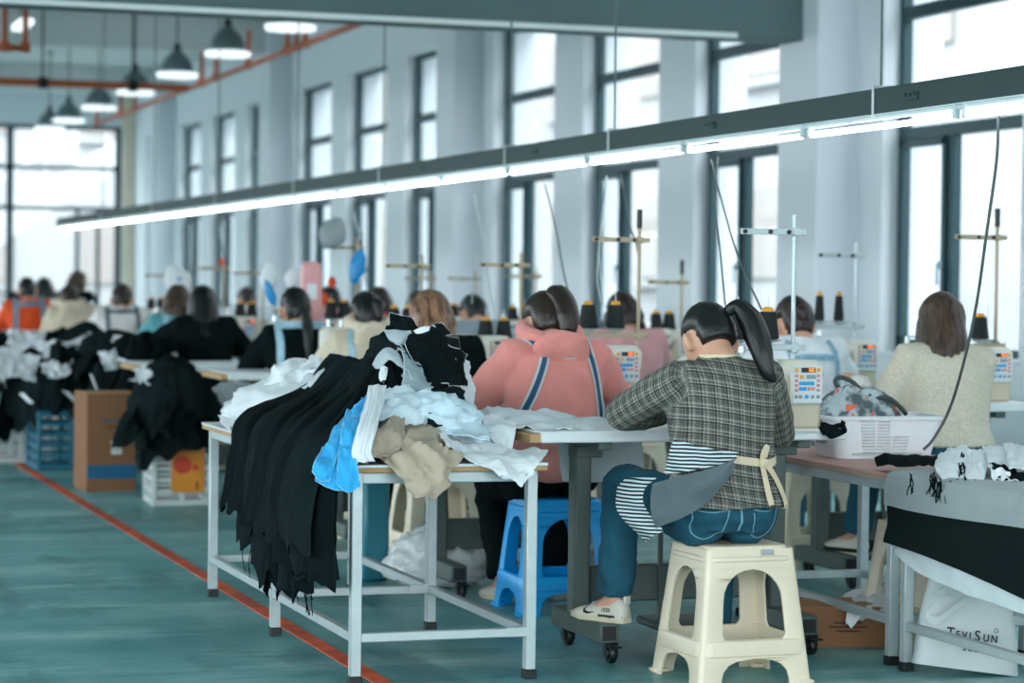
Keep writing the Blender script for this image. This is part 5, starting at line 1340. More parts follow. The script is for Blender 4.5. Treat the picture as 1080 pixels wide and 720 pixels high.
patch('pale_blue_cloth', 'pale blue folded piece spread on top of its heap', 'cloth', [[(398, 420, 7.95), (416, 410, 7.98), (436, 412, 8.0), (452, 418, 8.0)], [(394, 432, 7.82), (414, 424, 7.8), (434, 424, 7.8), (450, 430, 7.84)], [(392, 450, 7.70), (410, 444, 7.66), (428, 444, 7.66), (446, 446, 7.7)]], fabric('#d6e7ef', 'faint blue cotton'), folds=.014, seed=31)
patch('puffy_sleeve', 'puffy pale blue sleeve lying towards the table corner', 'cloth', [[(462, 424, 7.98), (476, 430, 7.96), (494, 440, 7.92), (512, 456, 7.84)], [(466, 440, 7.78), (480, 444, 7.72), (496, 452, 7.68), (514, 462, 7.66)], [(468, 456, 7.66), (482, 460, 7.62), (500, 466, 7.6), (516, 470, 7.58)]], F_pale, folds=.014, seed=32)
patch('beige_cloth', 'beige cotton piece crumpled over the front table edge', 'cloth', [[(398, 450, 7.72), (416, 446, 7.74), (436, 448, 7.76), (458, 456, 7.76), (480, 470, 7.7)], [(392, 466, 7.58), (412, 460, 7.56), (434, 462, 7.56), (458, 470, 7.58), (484, 482, 7.56)], [(400, 482, 7.47), (418, 478, 7.44), (440, 480, 7.43), (462, 484, 7.44), (486, 489, 7.46)], [(424, 502, 7.42), (436, 502, 7.40), (448, 500, 7.40), (462, 498, 7.41), (474, 494, 7.43)], [(438, 520, 7.41), (446, 522, 7.39), (454, 528, 7.39), (464, 518, 7.40), (470, 506, 7.42)]], F_beige, folds=.024, fs=7, seed=33, n=12)
patch('beige_cloth', 'beige cotton sleeve knotted up beside the white strip', 'cloth', [[(392, 462, 7.6), (400, 452, 7.62), (412, 447, 7.66), (424, 448, 7.68)], [(386, 480, 7.50), (396, 468, 7.48), (412, 462, 7.48), (428, 462, 7.5)], [(384, 488, 7.48), (396, 486, 7.44), (410, 480, 7.42), (426, 478, 7.43)]], fabric('#a89b8a', 'darker beige cotton'), folds=.02, fs=11, seed=34)
patch('white_sheet', 'thin white sheet spilling over the near corner of the table', 'cloth', [[(458, 452, 7.74), (482, 458, 7.78), (510, 468, 7.80), (545, 474, 7.80), (574, 476, 7.78)], [(464, 464, 7.62), (490, 472, 7.62), (516, 480, 7.62), (548, 482, 7.62), (578, 480, 7.66)], [(474, 476, 7.5), (500, 484, 7.48), (524, 488, 7.47), (550, 490, 7.46), (572, 486, 7.5)], [(500, 488, 7.45), (518, 494, 7.43), (534, 500, 7.42), (552, 506, 7.41), (562, 496, 7.44)], [(520, 494, 7.44), (532, 500, 7.42), (542, 507, 7.41), (551, 513, 7.40), (556, 503, 7.42)]], F_paper, folds=.012, fs=8, seed=35, n=10)
patch('black_cloth', 'dark charcoal scrap wedged between pale blue pieces', 'cloth', [[(444, 412, 7.96), (454, 416, 7.95), (462, 424, 7.93)], [(450, 428, 7.82), (458, 436, 7.80), (466, 442, 7.79)], [(450, 448, 7.72), (458, 452, 7.71), (467, 450, 7.72)]], F_charc, folds=.008, seed=36)
# ---------------------------------------------------------------- on the plaid worker's table
patch('white_cloth', 'white cloth folded on the table end before the pink hoodie', 'cloth', [[(505, 436, 8.22), (525, 431, 8.24), (560, 433, 8.24), (600, 437, 8.24), (650, 447, 8.2)], [(502, 450, 8.06), (522, 442, 8.06), (560, 444, 8.02), (606, 448, 8.0), (652, 454, 7.98)], [(506, 466, 7.92), (524, 456, 7.90), (560, 452, 7.86), (610, 455, 7.84), (655, 460, 7.82)]], F_white, folds=.010, seed=41)
patch('white_cloth', 'white cloth corner hanging off the table end above the white sheet', 'cloth', [[(510, 440, 8.0), (526, 438, 7.98), (544, 446, 7.92)], [(512, 454, 7.92), (528, 452, 7.88), (544, 456, 7.84)], [(520, 466, 7.86), (530, 472, 7.82), (540, 474, 7.80)]], F_paper, folds=.008, seed=42)
patch('hanging_cloth', 'white lining sheet hanging behind the plaid sleeve below the table top', 'cloth', [[Vector((2.98, 8.31, .815)), Vector((3.12, 8.32, .815)), Vector((3.30, 8.32, .815))], [Vector((2.97, 8.33, .72)), Vector((3.12, 8.35, .72)), Vector((3.31, 8.34, .72))], [Vector((2.99, 8.33, .58)), Vector((3.13, 8.36, .57)), Vector((3.32, 8.34, .585))]], F_sheet, folds=.010, seed=43)
patch('black_cloth', 'black offcut dangling from the table corner beside the white basket', 'cloth', [[(858, 444, 7.9), (872, 448, 7.88), (888, 448, 7.86), (890, 443, 7.86)], [(862, 452, 7.78), (876, 454, 7.74), (890, 454, 7.72), (892, 450, 7.73)], [(868, 460, 7.71), (876, 462, 7.69), (884, 460, 7.69), (890, 458, 7.70)]], F_black, folds=.008, seed=44)
# ================================================================ basket table, near right corner
M_bask = mat('white plastic', '#dfe3e6', .35, var=.03)
bk = thing('plastic_basket', 'white plastic basket with slotted front on the pinkish board', 'basket', (4.19, 8.20, .667), -.06)
def rr(hx, hy, z, c=.05, n=5):
    out = []
    for sx, sy, a0 in ((1, 1, 0), (-1, 1, 90), (-1, -1, 180), (1, -1, 270)):
        for k in range(n+1):
            a = math.radians(a0+90*k/n); out.append(Vector((sx*(hx-c)+c*math.cos(a), sy*(hy-c)+c*math.sin(a), z)))
    return out
hh = .155; BX0, BX1, BY0, BY1 = .19, .228, .13, .155
m = MB()
def wallring(z, i=0): t = z/hh; return rr(BX0+(BX1-BX0)*t-i, BY0+(BY1-BY0)*t-i, z)
nseg = len(rr(1, 1, 0))
zs = [0, .012] + [.02+i*.0115 for i in range(11)] + [hh]
for ins in (0, .004):
    R = [wallring(z, ins) for z in zs]
    for i in range(len(R)-1):
        for j in range(nseg):
            if j == 17 and 1 < i: continue      # the front face is built apart, with its slots
            a, b, c, d = R[i][j], R[i][(j+1) % nseg], R[i+1][(j+1) % nseg], R[i+1][j]
            if j == 17: pass
            m.add([a, b, c, d], [(0, 1, 2, 3)])
m.add(wallring(0), [tuple(range(nseg))]); m.add([p+Vector((0, 0, .004)) for p in wallring(0, .003)], [tuple(range(nseg))])
obj('basket_body', m, M_bask, bk)
# slotted front
m = MB(); P0 = lambda u, z: Vector((u*(BX0-.05+(BX1-BX0)*z/hh), -(BY0+(BY1-BY0)*z/hh), z))
def cell(u0, u1, z0, z1):
    q = [P0(u0, z0), P0(u1, z0), P0(u1, z1), P0(u0, z1)]; o = [p+Vector((0, .004, 0)) for p in q]
    m.add(q+o, [(0, 1, 2, 3), (7, 6, 5, 4), (0, 4, 5, 1), (1, 5, 6, 2), (2, 6, 7, 3), (3, 7, 4, 0)])
N = 40; z0 = .012
rowz = [.020+i*.0115 for i in range(11)]
cell(-1, 1, .010, rowz[0])
for i, z in enumerate(rowz):
    zt = z+.0115 if i < 10 else hh
    cell(-1, 1, z+.005, zt)
    lo, hi = (6, 30) if i < 6 else (6, 20)
    for k in range(N):
        u0 = -1+2*k/N; u1 = -1+2*(k+1)/N
        if lo <= k < hi and k not in (13, 21): cell(u0, u0+(u1-u0)*.4, z, z+.005)
        else: cell(u0, u1, z, z+.005)
obj('slotted_front', m, M_bask, bk)
m = MB(); m.loft([rr(BX1-.003, BY1-.003, hh-.012), rr(BX1+.012, BY1+.012, hh-.010), rr(BX1+.014, BY1+.014, hh), rr(BX1+.006, BY1+.006, hh+.004), rr(BX1-.005, BY1-.005, hh)], caps=False); obj('basket_rim', m, M_bask, bk)
M_floral = bpy.data.materials.new('grey floral cloth'); M_floral.use_nodes = True; T = NT(M_floral); b = T.n['Principled BSDF']; v = T.coord()
c = T.mix(T.ramp(T.noise(v, 16, 2), [(.42, 0.), (.56, 1.)]), lin('#4c585c'), lin('#aab6ba')); c = T.mix(T.ramp(T.noise(v, 23, 1), [(.62, 0.), (.66, 1.)]), c, lin('#d9694f')); T.link(c, b.inputs['Base Color']); b.inputs['Roughness'].default_value = .85
bag = crumple('cloth_bag', 'grey floral cloth bag with dark handles stuffed in the white basket', 'bag', (4.13, 8.22, .70), (.175, .11, .165), M_floral, 17, .2, 2.4)
def handle(pts, par, m, r=.009, name='bag_handle'):
    mb = MB(); mb.tube(catmull([p - Vector(par.location) for p in pts], 7), r, 8); return obj(name, mb, m, par)
M_hand = color_mat('dark grey webbing', '#3c4648', .8)
handle([at(899, 427, Y=8.22), at(890, 416, Y=8.24), at(881, 403, Y=8.26), at(886, 398, Y=8.26), at(898, 402, Y=8.24), at(908, 411, Y=8.20), at(918, 418, Y=8.16)], bag, M_hand)
handle([at(920, 424, Y=8.16), at(930, 419, Y=8.14), at(940, 421, Y=8.14), at(950, 430, Y=8.16), at(955, 436, Y=8.20)], bag, M_hand)
handle([at(892, 414, Y=8.36), at(900, 418, Y=8.38), at(912, 416, Y=8.38), at(922, 411, Y=8.36)], bag, M_black, .008)
# cable looping down from the track in front of the cream jacket
cable('long grey cable hanging from the lighting track to the white basket', [at(1053, 122, X=4.2), at(1051, 170, X=4.2), at(1040, 250, X=4.2), at(1030, 320, X=4.22), at(1017, 380, X=4.24), at(1002, 430, X=4.3), at(985, 462, X=4.26), at(974, 474, X=4.22)], .0055, mat('dark grey cable', '#4c5553', .6))
k_ = [((757, 166), (755, 215), (760, 270), (765, 322)), ((750, 168), (762, 215), (780, 275), (803, 326)), ((640, 186), (636, 230), (632, 262), (636, 320)), ((655, 184), (664, 235), (672, 262), (675, 300)), ((485, 206), (488, 235), (497, 272), (498, 320)), ((500, 205), (508, 250), (514, 290), (522, 330)), ((575, 195), (586, 240), (595, 290), (603, 320)), ((640, 186), (634, 240), (630, 290), (634, 318)), ((372, 222), (380, 250), (384, 270), (386, 300)), ((232, 238), (236, 268), (240, 300), (243, 330))]
NC = ('dark cable dropping straight to the outer cone behind the plaid blazer', 'dark cable slanting to the inner cone behind the plaid blazer', 'white cable coiling down beside the tan thread stand', 'grey cable slanting behind the tan thread stand', 'grey cable falling toward the stand beyond the cloth heap', 'second grey cable falling beyond the cloth heap', 'thin cable slanting toward the pink hoodie', 'thin white cable hanging left of the tall tan stand', 'thin cable near the blue hanging bag', 'thin far cable over the black thread cones')
for i, (pts, lab) in enumerate(zip(k_, NC)):
    cable(lab, [at(px, py, X=4.2-.08*j*(1 if i < 4 else .6)) for j, (px, py) in enumerate(pts)], .004 if i < 6 else .0045, MATS['dark grey cable'] if i in (0, 1, 3, 6) else mat('pale cable', '#aab5b6', .6))
# cloths on the two tables
ZT = .668
patch('black_cloth', 'black cloth rumpled on the board before the white basket', 'cloth', [[(922, 482, 7.56), (945, 479, 7.58), (970, 480, 7.58), (998, 482, 7.58)], [(924, 489, 7.48), (945, 486, 7.46), (968, 486, 7.46), (988, 487, 7.48)], [(928, 493, 7.42), (946, 493, 7.40), (966, 493, 7.40), (984, 493, 7.42)]], F_black, folds=.008, seed=51)
# grey cover: lies on the table top and turns down over its aisle side and far end
X0, Y0, Y1 = 3.845, 5.6, 7.405
def gc(y, d): # across: top inner -> edge -> hanging
    return [Vector((4.52, y, ZT+.010)), Vector((4.15, y, ZT+.012)), Vector((X0+.04, y, ZT+.012)), Vector((X0-.012, y, ZT-.02)), Vector((X0-.020, y+.004, ZT-d))]
patch('grey_cover', 'grey woven cover spread over the near right table', 'cloth', [gc(7.40, .105), gc(7.15, .11), gc(6.85, .105), gc(6.5, .095), gc(6.1, .09), gc(5.7, .09)], F_greyknit, folds=.003, fs=5, seed=52, n=7, ridge=False)
# black sheet hanging down the aisle side below the cover
def bs(y, zb): return [Vector((X0-.008, y, ZT-.03)), Vector((X0-.010, y, ZT-.10)), Vector((X0-.014+.01*math.sin(y*7), y, (ZT-.1+zb)/2)), Vector((X0-.012+.014*math.sin(y*5), y, zb))]
patch('black_sheet', 'large black sheet hanging down the side of the near right table', 'cloth', [bs(7.395, .435), bs(7.1, .42), bs(6.8, .385), bs(6.4, .345), bs(6.0, .33), bs(5.7, .33)], F_charc, folds=.004, fs=4, seed=53, ridge=False)
def ws(y, zb): return [Vector((X0+.012, y, ZT-.05)), Vector((X0+.012, y, .45)), Vector((X0+.008+.01*math.sin(y*6), y, zb))]
patch('white_sheet', 'pale sheet showing below the hanging black one', 'cloth', [ws(7.38, .40), ws(7.2, .355), ws(6.9, .325), ws(6.5, .30), ws(6.1, .29), ws(5.7, .29)], F_sheet, folds=.006, seed=54)
# white strips with black fringes
FR = random.Random(5)
def strip(lab, ctrl, seed, m=F_white, **k): return patch('white_cutting', lab, 'cloth strip', ctrl, m, folds=.006, fs=22, seed=seed, **k)
strip('white cut strips bunched on the grey cover next to the black cloth', [[(992, 478, 7.42), (1006, 472, 7.44), (1020, 472, 7.44)], [(986, 490, 7.22), (1002, 486, 7.2), (1020, 484, 7.2)], [(990, 502, 7.08), (1004, 502, 7.05), (1018, 500, 7.05)], [(996, 508, 7.03), (1008, 512, 7.0), (1014, 508, 7.01)]], 61)
strip('white pleated strip lying across the grey cover', [[(1020, 474, 7.35), (1034, 476, 7.34), (1048, 478, 7.32)], [(1018, 488, 7.14), (1030, 488, 7.12), (1042, 490, 7.1)], [(1018, 504, 6.98), (1028, 507, 6.95), (1038, 506, 6.94)]], 62)
strip('puffed white strip behind the pleated one', [[(1036, 472, 7.4), (1054, 470, 7.36), (1074, 474, 7.3)], [(1040, 482, 7.2), (1058, 482, 7.16), (1076, 486, 7.1)], [(1042, 494, 7.02), (1056, 496, 7.0), (1072, 500, 6.96)]], 63)
strip('white folded piece at the picture edge on the grey cover', [[(1058, 468, 7.36), (1074, 470, 7.3), (1092, 474, 7.2)], [(1062, 480, 7.12), (1078, 482, 7.06), (1094, 486, 7.0)], [(1064, 494, 6.94), (1080, 497, 6.9), (1096, 500, 6.84)]], 64)
patch('black_cutting', 'black and white frayed strip at the right end of the white pieces', 'cloth strip', [[(1044, 492, 7.06), (1058, 493, 7.02), (1080, 500, 6.92)], [(1046, 500, 6.98), (1060, 502, 6.94), (1082, 506, 6.86)], [(1042, 508, 6.94), (1060, 508, 6.9), (1080, 510, 6.84)]], F_black, folds=.012, fs=18, seed=65, edge=WE)
patch('white_cutting', 'white frill folded within the black strip', 'cloth strip', [[(1046, 497, 6.98), (1054, 496, 6.96), (1066, 499, 6.92)], [(1046, 506, 6.92), (1056, 507, 6.9), (1066, 507, 6.88)]], F_white, folds=.012, fs=24, seed=66)
fr = MB()
def sq(px, py, Y, n=1, L=22):
    for _ in range(n):
        q = [at(px+FR.uniform(-3, 3), py+FR.uniform(-3, 3), Y=Y)]
        d = Vector((FR.uniform(-.2, .2), FR.uniform(-.3, .1), -1))
        for k in range(4): q.append(q[-1] + (d+Vector((FR.uniform(-.5, .5), FR.uniform(-.5, .5), 0))).normalized()*L*.0008)
        fr.tube(catmull(q, 4), .0022, 5)
for px, py, Y, n in ((985, 500, 7.03, 9), (992, 506, 7.0, 5), (1003, 508, 6.98, 5), (1010, 506, 6.98, 8), (1014, 490, 7.04, 8), (1016, 478, 7.2, 5), (1030, 508, 6.92, 3), (1020, 506, 6.94, 4), (960, 500, 7.08, 3)): sq(px, py, Y, n)
recenter(tag(obj('fringe_threads', fr, F_black), 'black loose threads fringing the white strips on the grey cover', 'threads', kind='stuff'))
# tote bag with its lettering
M_bagm = fabric('#c2c9ca', 'white non-woven', rough=.6, var=.06)
bp = at(955, 706, Z=0); 
bg_ = thing('carrier_bag', 'white carrier bag with black lettering leaning under the near right table', 'bag', (4.045, 7.22, .012), -.22, rot=(-.10, .13, -.20))
rows = []
for i in range(15):
    t = i/14; z = .005+t*.325; hw = .185-.045*t; hd = .05*(1-.55*t)+.008; row = []
    for j in range(40):
        a = 2*PI*j/40; x = math.cos(a); y = math.sin(a)
        p_ = Vector((math.copysign(abs(x)**.5, x)*hw - .02*t, math.copysign(abs(y)**.7, y)*hd, z + (.012*math.sin(j*.8) if i == 14 else 0)))
        p_.y += .010*noise.noise(p_*12); p_.x += .008*noise.noise(p_*9+Vector((4, 0, 0))); row.append(p_)
    rows.append(row)
m = MB(); m.loft(rows, caps=False); m.add(rows[0], [tuple(range(40))]); obj('bag_body', m, M_bagm, bg_)
m = MB(); m.loft([[p_+Vector((0, 0, .0)) for p_ in rows[14]], [p_*1+Vector((0, 0, -.02)) for p_ in rows[13]]], caps=False); obj('bag_hem', m, M_bagm, bg_)
hb = MB(); h0 = [Vector((-.07, -.05, .25)), Vector((-.12, -.075, .26)), Vector((-.17, -.09, .225)), Vector((-.185, -.095, .175)), Vector((-.15, -.095, .155)), Vector((-.10, -.085, .195)), Vector((-.04, -.065, .24)), Vector((.005, -.05, .25))]
C_ = catmull(h0, 6); hb.grid([[p_+Vector((0, 0, .013)) for p_ in C_], [p_-Vector((0, 0, .013)) for p_ in C_]])
me = bpy.data.meshes.new('tmp'); me.from_pydata(hb.v, [], hb.f); finish(me, 0); me = bake(me, [('SOLIDIFY', dict(thickness=.003))], 'handle'); obj('bag_handle', me, M_bagm, bg_)
def text(body, size, par, M, m, name='lettering', ext=.0006, sx=1):
    c = bpy.data.curves.new('txt', 'FONT'); c.body = body; c.size = size; c.extrude = ext; c.offset = .0007 if size < .1 else 0; c.align_x = 'CENTER'; c.align_y = 'CENTER'
    o = bpy.data.objects.new('tmp', c); COL.objects.link(o); me = bpy.data.meshes.new_from_object(o.evaluated_get(bpy.context.evaluated_depsgraph_get())); bpy.data.objects.remove(o)
    for v in me.vertices: v.co = M @ Vector((v.co.x*sx, v.co.y, v.co.z))
    return obj(name, me, m, par)
M_ink = color_mat('black print', '#14181a', .6)
def onbag(z): # plane just before the bag front
    t = (z-.005)/.325; return -(.05*(1-.55*t)+.008)-.008
Mt = Matrix.Translation((.0, onbag(.118), .118)) @ Matrix.Rotation(PI/2-.10, 4, 'X')
for ch, x, sz in (('T', -.082, .05), ('E', -.056, .035), ('V', -.033, .035), ('I', -.014, .035), ('S', .012, .05), ('U', .043, .035), ('N', .071, .035)):
    text(ch, sz, bg_, Matrix.Translation((x, onbag(.118), .118+(sz-.035)*.2)) @ Matrix.Rotation(PI/2-.08, 4, 'X'), M_ink, sx=.9)
m = MB(); m.box((-.0, onbag(.09)-.001, .092), (.165, .0015, .0018)); obj('printed_rule', m, M_ink, bg_)
m = MB(); m.lathe([(.006, 0), (.008, .0008), (.006, .0016)], 16, Matrix.Translation((.075, onbag(.145)-.001, .148)) @ Matrix.Rotation(PI/2, 4, 'X'), caps=False); obj('printed_ring', m, M_ink, bg_)
for k in range(4):   # four small characters, too soft to read, as brush marks
    x = -.03+k*.02; m = MB()
    for dx, dz, w_, h_ in ((0, .004, .012, .0022), (0, -.001, .010, .0018), (0, -.005, .012, .002), (-.003 if k % 2 else .002, 0, .0022, .013)): m.box((x+dx, onbag(.075)-.001, .075+dz), (w_, .0014, h_))
    obj('printed_character', m, M_ink, bg_)
# carton under the basket table with white paper on it
M_card = mat('brown cardboard', '#8a5f40', .85, var=.08, vs=5); M_card2 = mat('pale cardboard', '#b98c62', .85, var=.08, vs=5)
def carton(loc, d, rz, lab, mats, tape=None, flaps=True):
    r = thing('cardboard_box', lab, 'box', loc, rz); w, l, h = d
    m = MB(); 
    for sx in (-1, 1): m.box((sx*(w/2-.003), 0, h/2), (.006, l, h), .001)
    for sy in (-1, 1): m.box((0, sy*(l/2-.003), h/2), (w, .006, h), .001)
    m.box((0, 0, .004), (w-.01, l-.01, .006)); obj('carton_body', m, mats[0], r)
    for sy in (-1, 1):
        m = MB(); m.box((0, sy*l*.25, h+.002), (w, l*.49, .005), .001, Matrix.Rotation(sy*-.05, 3, 'X')); obj('flap', m, mats[1], r)
    return r
cb = carton((3.95, 8.02, 0), (.34, .30, .145), -.25, 'brown cardboard box with white paper on it under the basket table', (M_card, M_card2))
text('FRAGILE', .0001, cb, Matrix(), M_ink) if False else None
m = MB()
for k, (w_, z) in enumerate(((.10, .09), (.14, .075), (.09, .06))): m.box((.02, -.1515, z), (w_, .002, .006))
obj('printed_marks', m, color_mat('dark brown print', '#4a3222', .8), cb)
patch('white_paper', 'crumpled white paper spilling over the box under the basket table', 'paper', [[(886, 631, 8.2), (905, 623, 8.2), (925, 621, 8.18), (940, 625, 8.1)], [(888, 643, 7.98), (908, 636, 7.96), (926, 635, 7.94), (944, 639, 7.9)], [(892, 647, 7.86), (905, 649, 7.84), (918, 646, 7.83), (940, 646, 7.82)], [(891, 659, 7.83), (898, 663, 7.82), (903, 655, 7.82), (908, 649, 7.82)]], F_paper, folds=.012, seed=71, fs=12)
# ---------------------------------------------------------------- under the pink worker's table
crumple('plastic_sack', 'crinkled white plastic sack on the floor under the pink worker', 'sack', (3.0, 9.95, 0), (.20, .20, .17), mat('white film', '#d5dcdd', .25, var=.05), 23, .3, 3.2)
m = MB(); m.box((0, 0, .24), (.11, .30, .47), .012); m.box((0, 0, .478), (.12, .31, .02), .006)
tb = thing('plastic_bin', 'tall teal plastic bin standing behind the steel work table', 'bin', (2.78, 10.25, 0)); obj('bin_body', m, mat('teal plastic', '#1a7283', .4, var=.05), tb)
m = MB(); m.box((0, 0, .495), (.126, .316, .016), .006); obj('bin_lid', m, MATS['teal plastic'], tb)
# ---------------------------------------------------------------- cartons, crates and heaps by the red line
cb = carton((2.37, 15.0, 0), (.30, .40, .60), .06, 'tall brown cardboard box with a blue band beside the red floor line', (M_card, M_card2))
m = MB(); m.box((0, -.2015, .12), (.304, .002, .085)); m.box((.1515, 0, .12), (.002, .404, .085)); obj('blue_band', m, mat('blue tape', '#0f5f86', .5), cb)
m = MB(); m.box((0.03, -.2015, .27), (.065, .002, .085)); lb = obj('white_label', m, M_top, cb)
m = MB()
for z in (.295, .275, .255): m.box((.03, -.203, z), (.045, .001, .004))
obj('label_lines', m, M_leg, lb)
m = MB()
for k, x in enumerate((-.05, -.035, -.02, -.005, .02, .035, .05)): m.box((x, -.2015, .435), (.011, .002, .018)); 
obj('printed_marks', m, mat('blue print', '#1c5e80', .6), cb)
m = MB(); m.box((0, -.2015, .395), (.06, .002, .008)); obj('printed_rule', m, color_mat('dark brown print', '#4a3222'), cb)
M_crate = mat('white crate plastic', '#c9d0cf', .5, var=.05); M_crblue = mat('blue crate plastic', '#1b6f88', .5, var=.05)
def crate(loc, d, rz, lab, m_, slots=True):
    r = thing('plastic_crate', lab, 'crate', loc, rz); w, l, h = d; m = MB()
    for k in range(6):
        z = .02+k*(h-.04)/5
        for sx in (-1, 1): m.box((sx*w/2, 0, z), (.012, l, .035 if k in (0, 5) else .024), .003)
        for sy in (-1, 1): m.box((0, sy*l/2, z), (w, .012, .035 if k in (0, 5) else .024), .003)
    for sx in (-1, 1):
        for sy in (-1, 1): m.box((sx*w/2, sy*l/2, h/2), (.03, .03, h), .005)
        m.box((sx*w/2, 0, h/2), (.016, .03, h), .003)
    for sy in (-1, 1): m.box((0, sy*l/2, h/2), (.03, .016, h), .003)
    m.box((0, 0, .01), (w, l, .012)); obj('crate_body', m, m_, r); return r
cr = crate((2.63, 13.95, 0), (.32, .40, .37), -.05, 'white slatted crate with an orange poster under draped black garments', M_crate)
m = MB(); m.box((.03, -.21, .205), (.19, .006, .25), .001); po = obj('poster', m, mat('orange poster print', '#e08b1c', .5, var=.2, vs=8), cr)
m = MB(); m.cyl((.0, -.214, .24), (.0, -.2155, .24), .052, n=28); obj('red_disc', m, mat('red print', '#cf3a17', .5), po)
m = MB(); m.cyl((.075, -.214, .225), (.075, -.2155, .225), .016, n=16); obj('red_dot', m, MATS['red print'], po)
m = MB(); m.box((.085, -.2145, .12), (.012, .001, .045)); obj('printed_marks', m, color_mat('dark brown print', '#4a3222'), po)
crate((2.12, 17.4, 0), (.40, .44, .40), .05, 'white crate under the far black garment heap', M_crate)
crate((2.38, 16.75, 0), (.44, .40, .40), .05, 'blue crate under the far black garment heap', M_crblue)
carton((1.80, 18.9, 0), (.30, .34, .42), 0, 'brown cardboard box at the picture edge behind the white crate', (M_card, M_card2))
def heap(cx, cy, z, rad, drop, n, lab, grp, seed, tags=0, a0=150, a1=400, ly=.25, bits=5):
    """garments thrown over one another: some hang down the sides, some lie crumpled on top"""
    rg = random.Random(seed); M2 = (F_black, F_black2)
    for i in range(n):
        a = math.radians(a0+(a1-a0)*(i+rg.random())/n); d = Vector((math.cos(a), math.sin(a), 0)); w = Vector((-d.y, d.x, rg.uniform(-.3, .3)))
        top = Vector((cx, cy+rg.uniform(-ly, ly), z+rg.uniform(-.06, .03))) - d*rg.uniform(0, .08); R_ = rad*rg.uniform(.75, 1.2); dr = drop*rg.uniform(.45, 1.08); sk = w*rg.uniform(-.12, .12)
        o = panel('black_garment', lab, 'garment', [top, top+d*R_*.5+Vector((0, 0, rg.uniform(-.04, .04)))+sk*.3, top+d*R_*.85+Vector((0, 0, -.11))+sk*.6, top+d*R_*1.0+Vector((0, 0, -.12-dr*.5))+sk, top+d*R_*1.05+Vector((0, 0, -.12-dr))+sk*1.6], rg.uniform(.12, .25), rg.uniform(.2, .42), w, M2[i % 2], grp, rg.uniform(.7, 1.5), rg.uniform(.02, .045), seed*50+i, out=d, n=6, nc=26, hem=.08, amp0=.8)
        if tags:
            k0 = rg.uniform(.0, .5); q = [top+d*R_*(1.07)+sk+d*.02+Vector((0, 0, -.12-dr*(k0+.13*k)))-Vector(o.location) for k in range(3)]
            t = MB(); ww = w.normalized()*rg.uniform(.016, .038); t.grid([[p_-ww+w*.06*j for j, p_ in enumerate(q)], [p_+ww+w*.06*j for j, p_ in enumerate(q)]]); me = bpy.data.meshes.new('tmp'); me.from_pydata(t.v, [], t.f); finish(me, 0); obj('white_waistband', bake(me, [('SOLIDIFY', dict(thickness=.006))], 'band'), F_white, o)
    for i in range(bits):
        c = Vector((cx+rg.uniform(-.6, .6)*rad, cy+rg.uniform(-1, .6)*(ly+.1), z-.07+rg.uniform(-.03, .03)))
        o = crumple('black_garment', lab, 'garment', c, (rg.uniform(.12, .2), rg.uniform(.12, .2), rg.uniform(.05, .09)), M2[i % 2], seed*9+i, .35, 2.6, grp, rot=rg.random()*3)
        if tags:
            b = MB(); b.box((rg.uniform(-.05, .05), -.12, .05), (rg.uniform(.05, .14), .02, .03), .006, Matrix.Rotation(rg.uniform(-.6, .6), 3, 'Y')); obj('white_waistband', b, F_white, o)
heap(2.58, 13.85, .70, .27, .25, 12, 'black garment draped over the crate with the orange poster', 'garments on the poster crate', 3, tags=0, ly=.06, bits=0)
crumple('black_garment', 'black garment rounded over the crown of the poster crate heap', 'garment', (2.58, 13.86, .46), (.25, .24, .25), F_black2, 36, .16, 2.4)
crumple('black_garment', 'black garment crumpled on top of the poster crate', 'garment', (2.58, 13.9, .40), (.22, .26, .32), F_black, 31, .18, 2.2)
heap(2.36, 17.0, .80, .40, .42, 14, 'black garment with white trim piled over the blue crate', 'garments over the blue crate', 4, tags=1, bits=7)
crumple('black_garment', 'black garment bulk under the far pile over the blue crate', 'garment', (2.38, 17.1, .40), (.34, .40, .28), F_black, 32, .2, 2.2)
heap(2.72, 16.0, .88, .34, .40, 10, 'black garment piled between the box and the white table', 'garments between box and table', 5, tags=1, bits=4)
crumple('black_garment', 'black garment bulk between the box and the white table', 'garment', (2.72, 16.05, .30), (.28, .32, .42), F_black, 33, .2, 2.2)
heap(2.02, 19.2, .84, .45, .40, 12, 'black garment with white trim in the heap at the picture edge', 'garments at the picture edge', 6, tags=1, bits=7)
crumple('black_garment', 'black garment bulk of the heap at the picture edge', 'garment', (2.05, 19.3, .40), (.36, .42, .30), F_black, 34, .2, 2.2)
heap(2.72, 18.9, .86, .36, .36, 9, 'black garment in the heap before the pale coat', 'garments before the pale coat', 7, tags=1, bits=5)
crumple('black_garment', 'black garment bulk before the pale coat', 'garment', (2.7, 19.0, .42), (.30, .34, .34), F_black, 35, .2, 2.2)
# white work on the table before the tape harness, small folded piles elsewhere
patch('white_cloth', 'white folded cloth along the table before the long black hair', 'cloth', [[(152, 388, 14.6), (205, 384, 14.6), (250, 384, 14.6), (278, 388, 14.6)], [(150, 392, 14.3), (205, 387, 14.3), (250, 387, 14.3), (280, 391, 14.3)], [(152, 397, 14.18), (205, 396, 14.16), (250, 396, 14.16), (280, 397, 14.16)]], F_white, folds=.012, seed=81)
crumple('white_cloth', 'white bundle hanging under the white table edge', 'cloth', (3.0, 14.1, .50), (.16, .12, .14), F_white, 41, .3, 2.6)
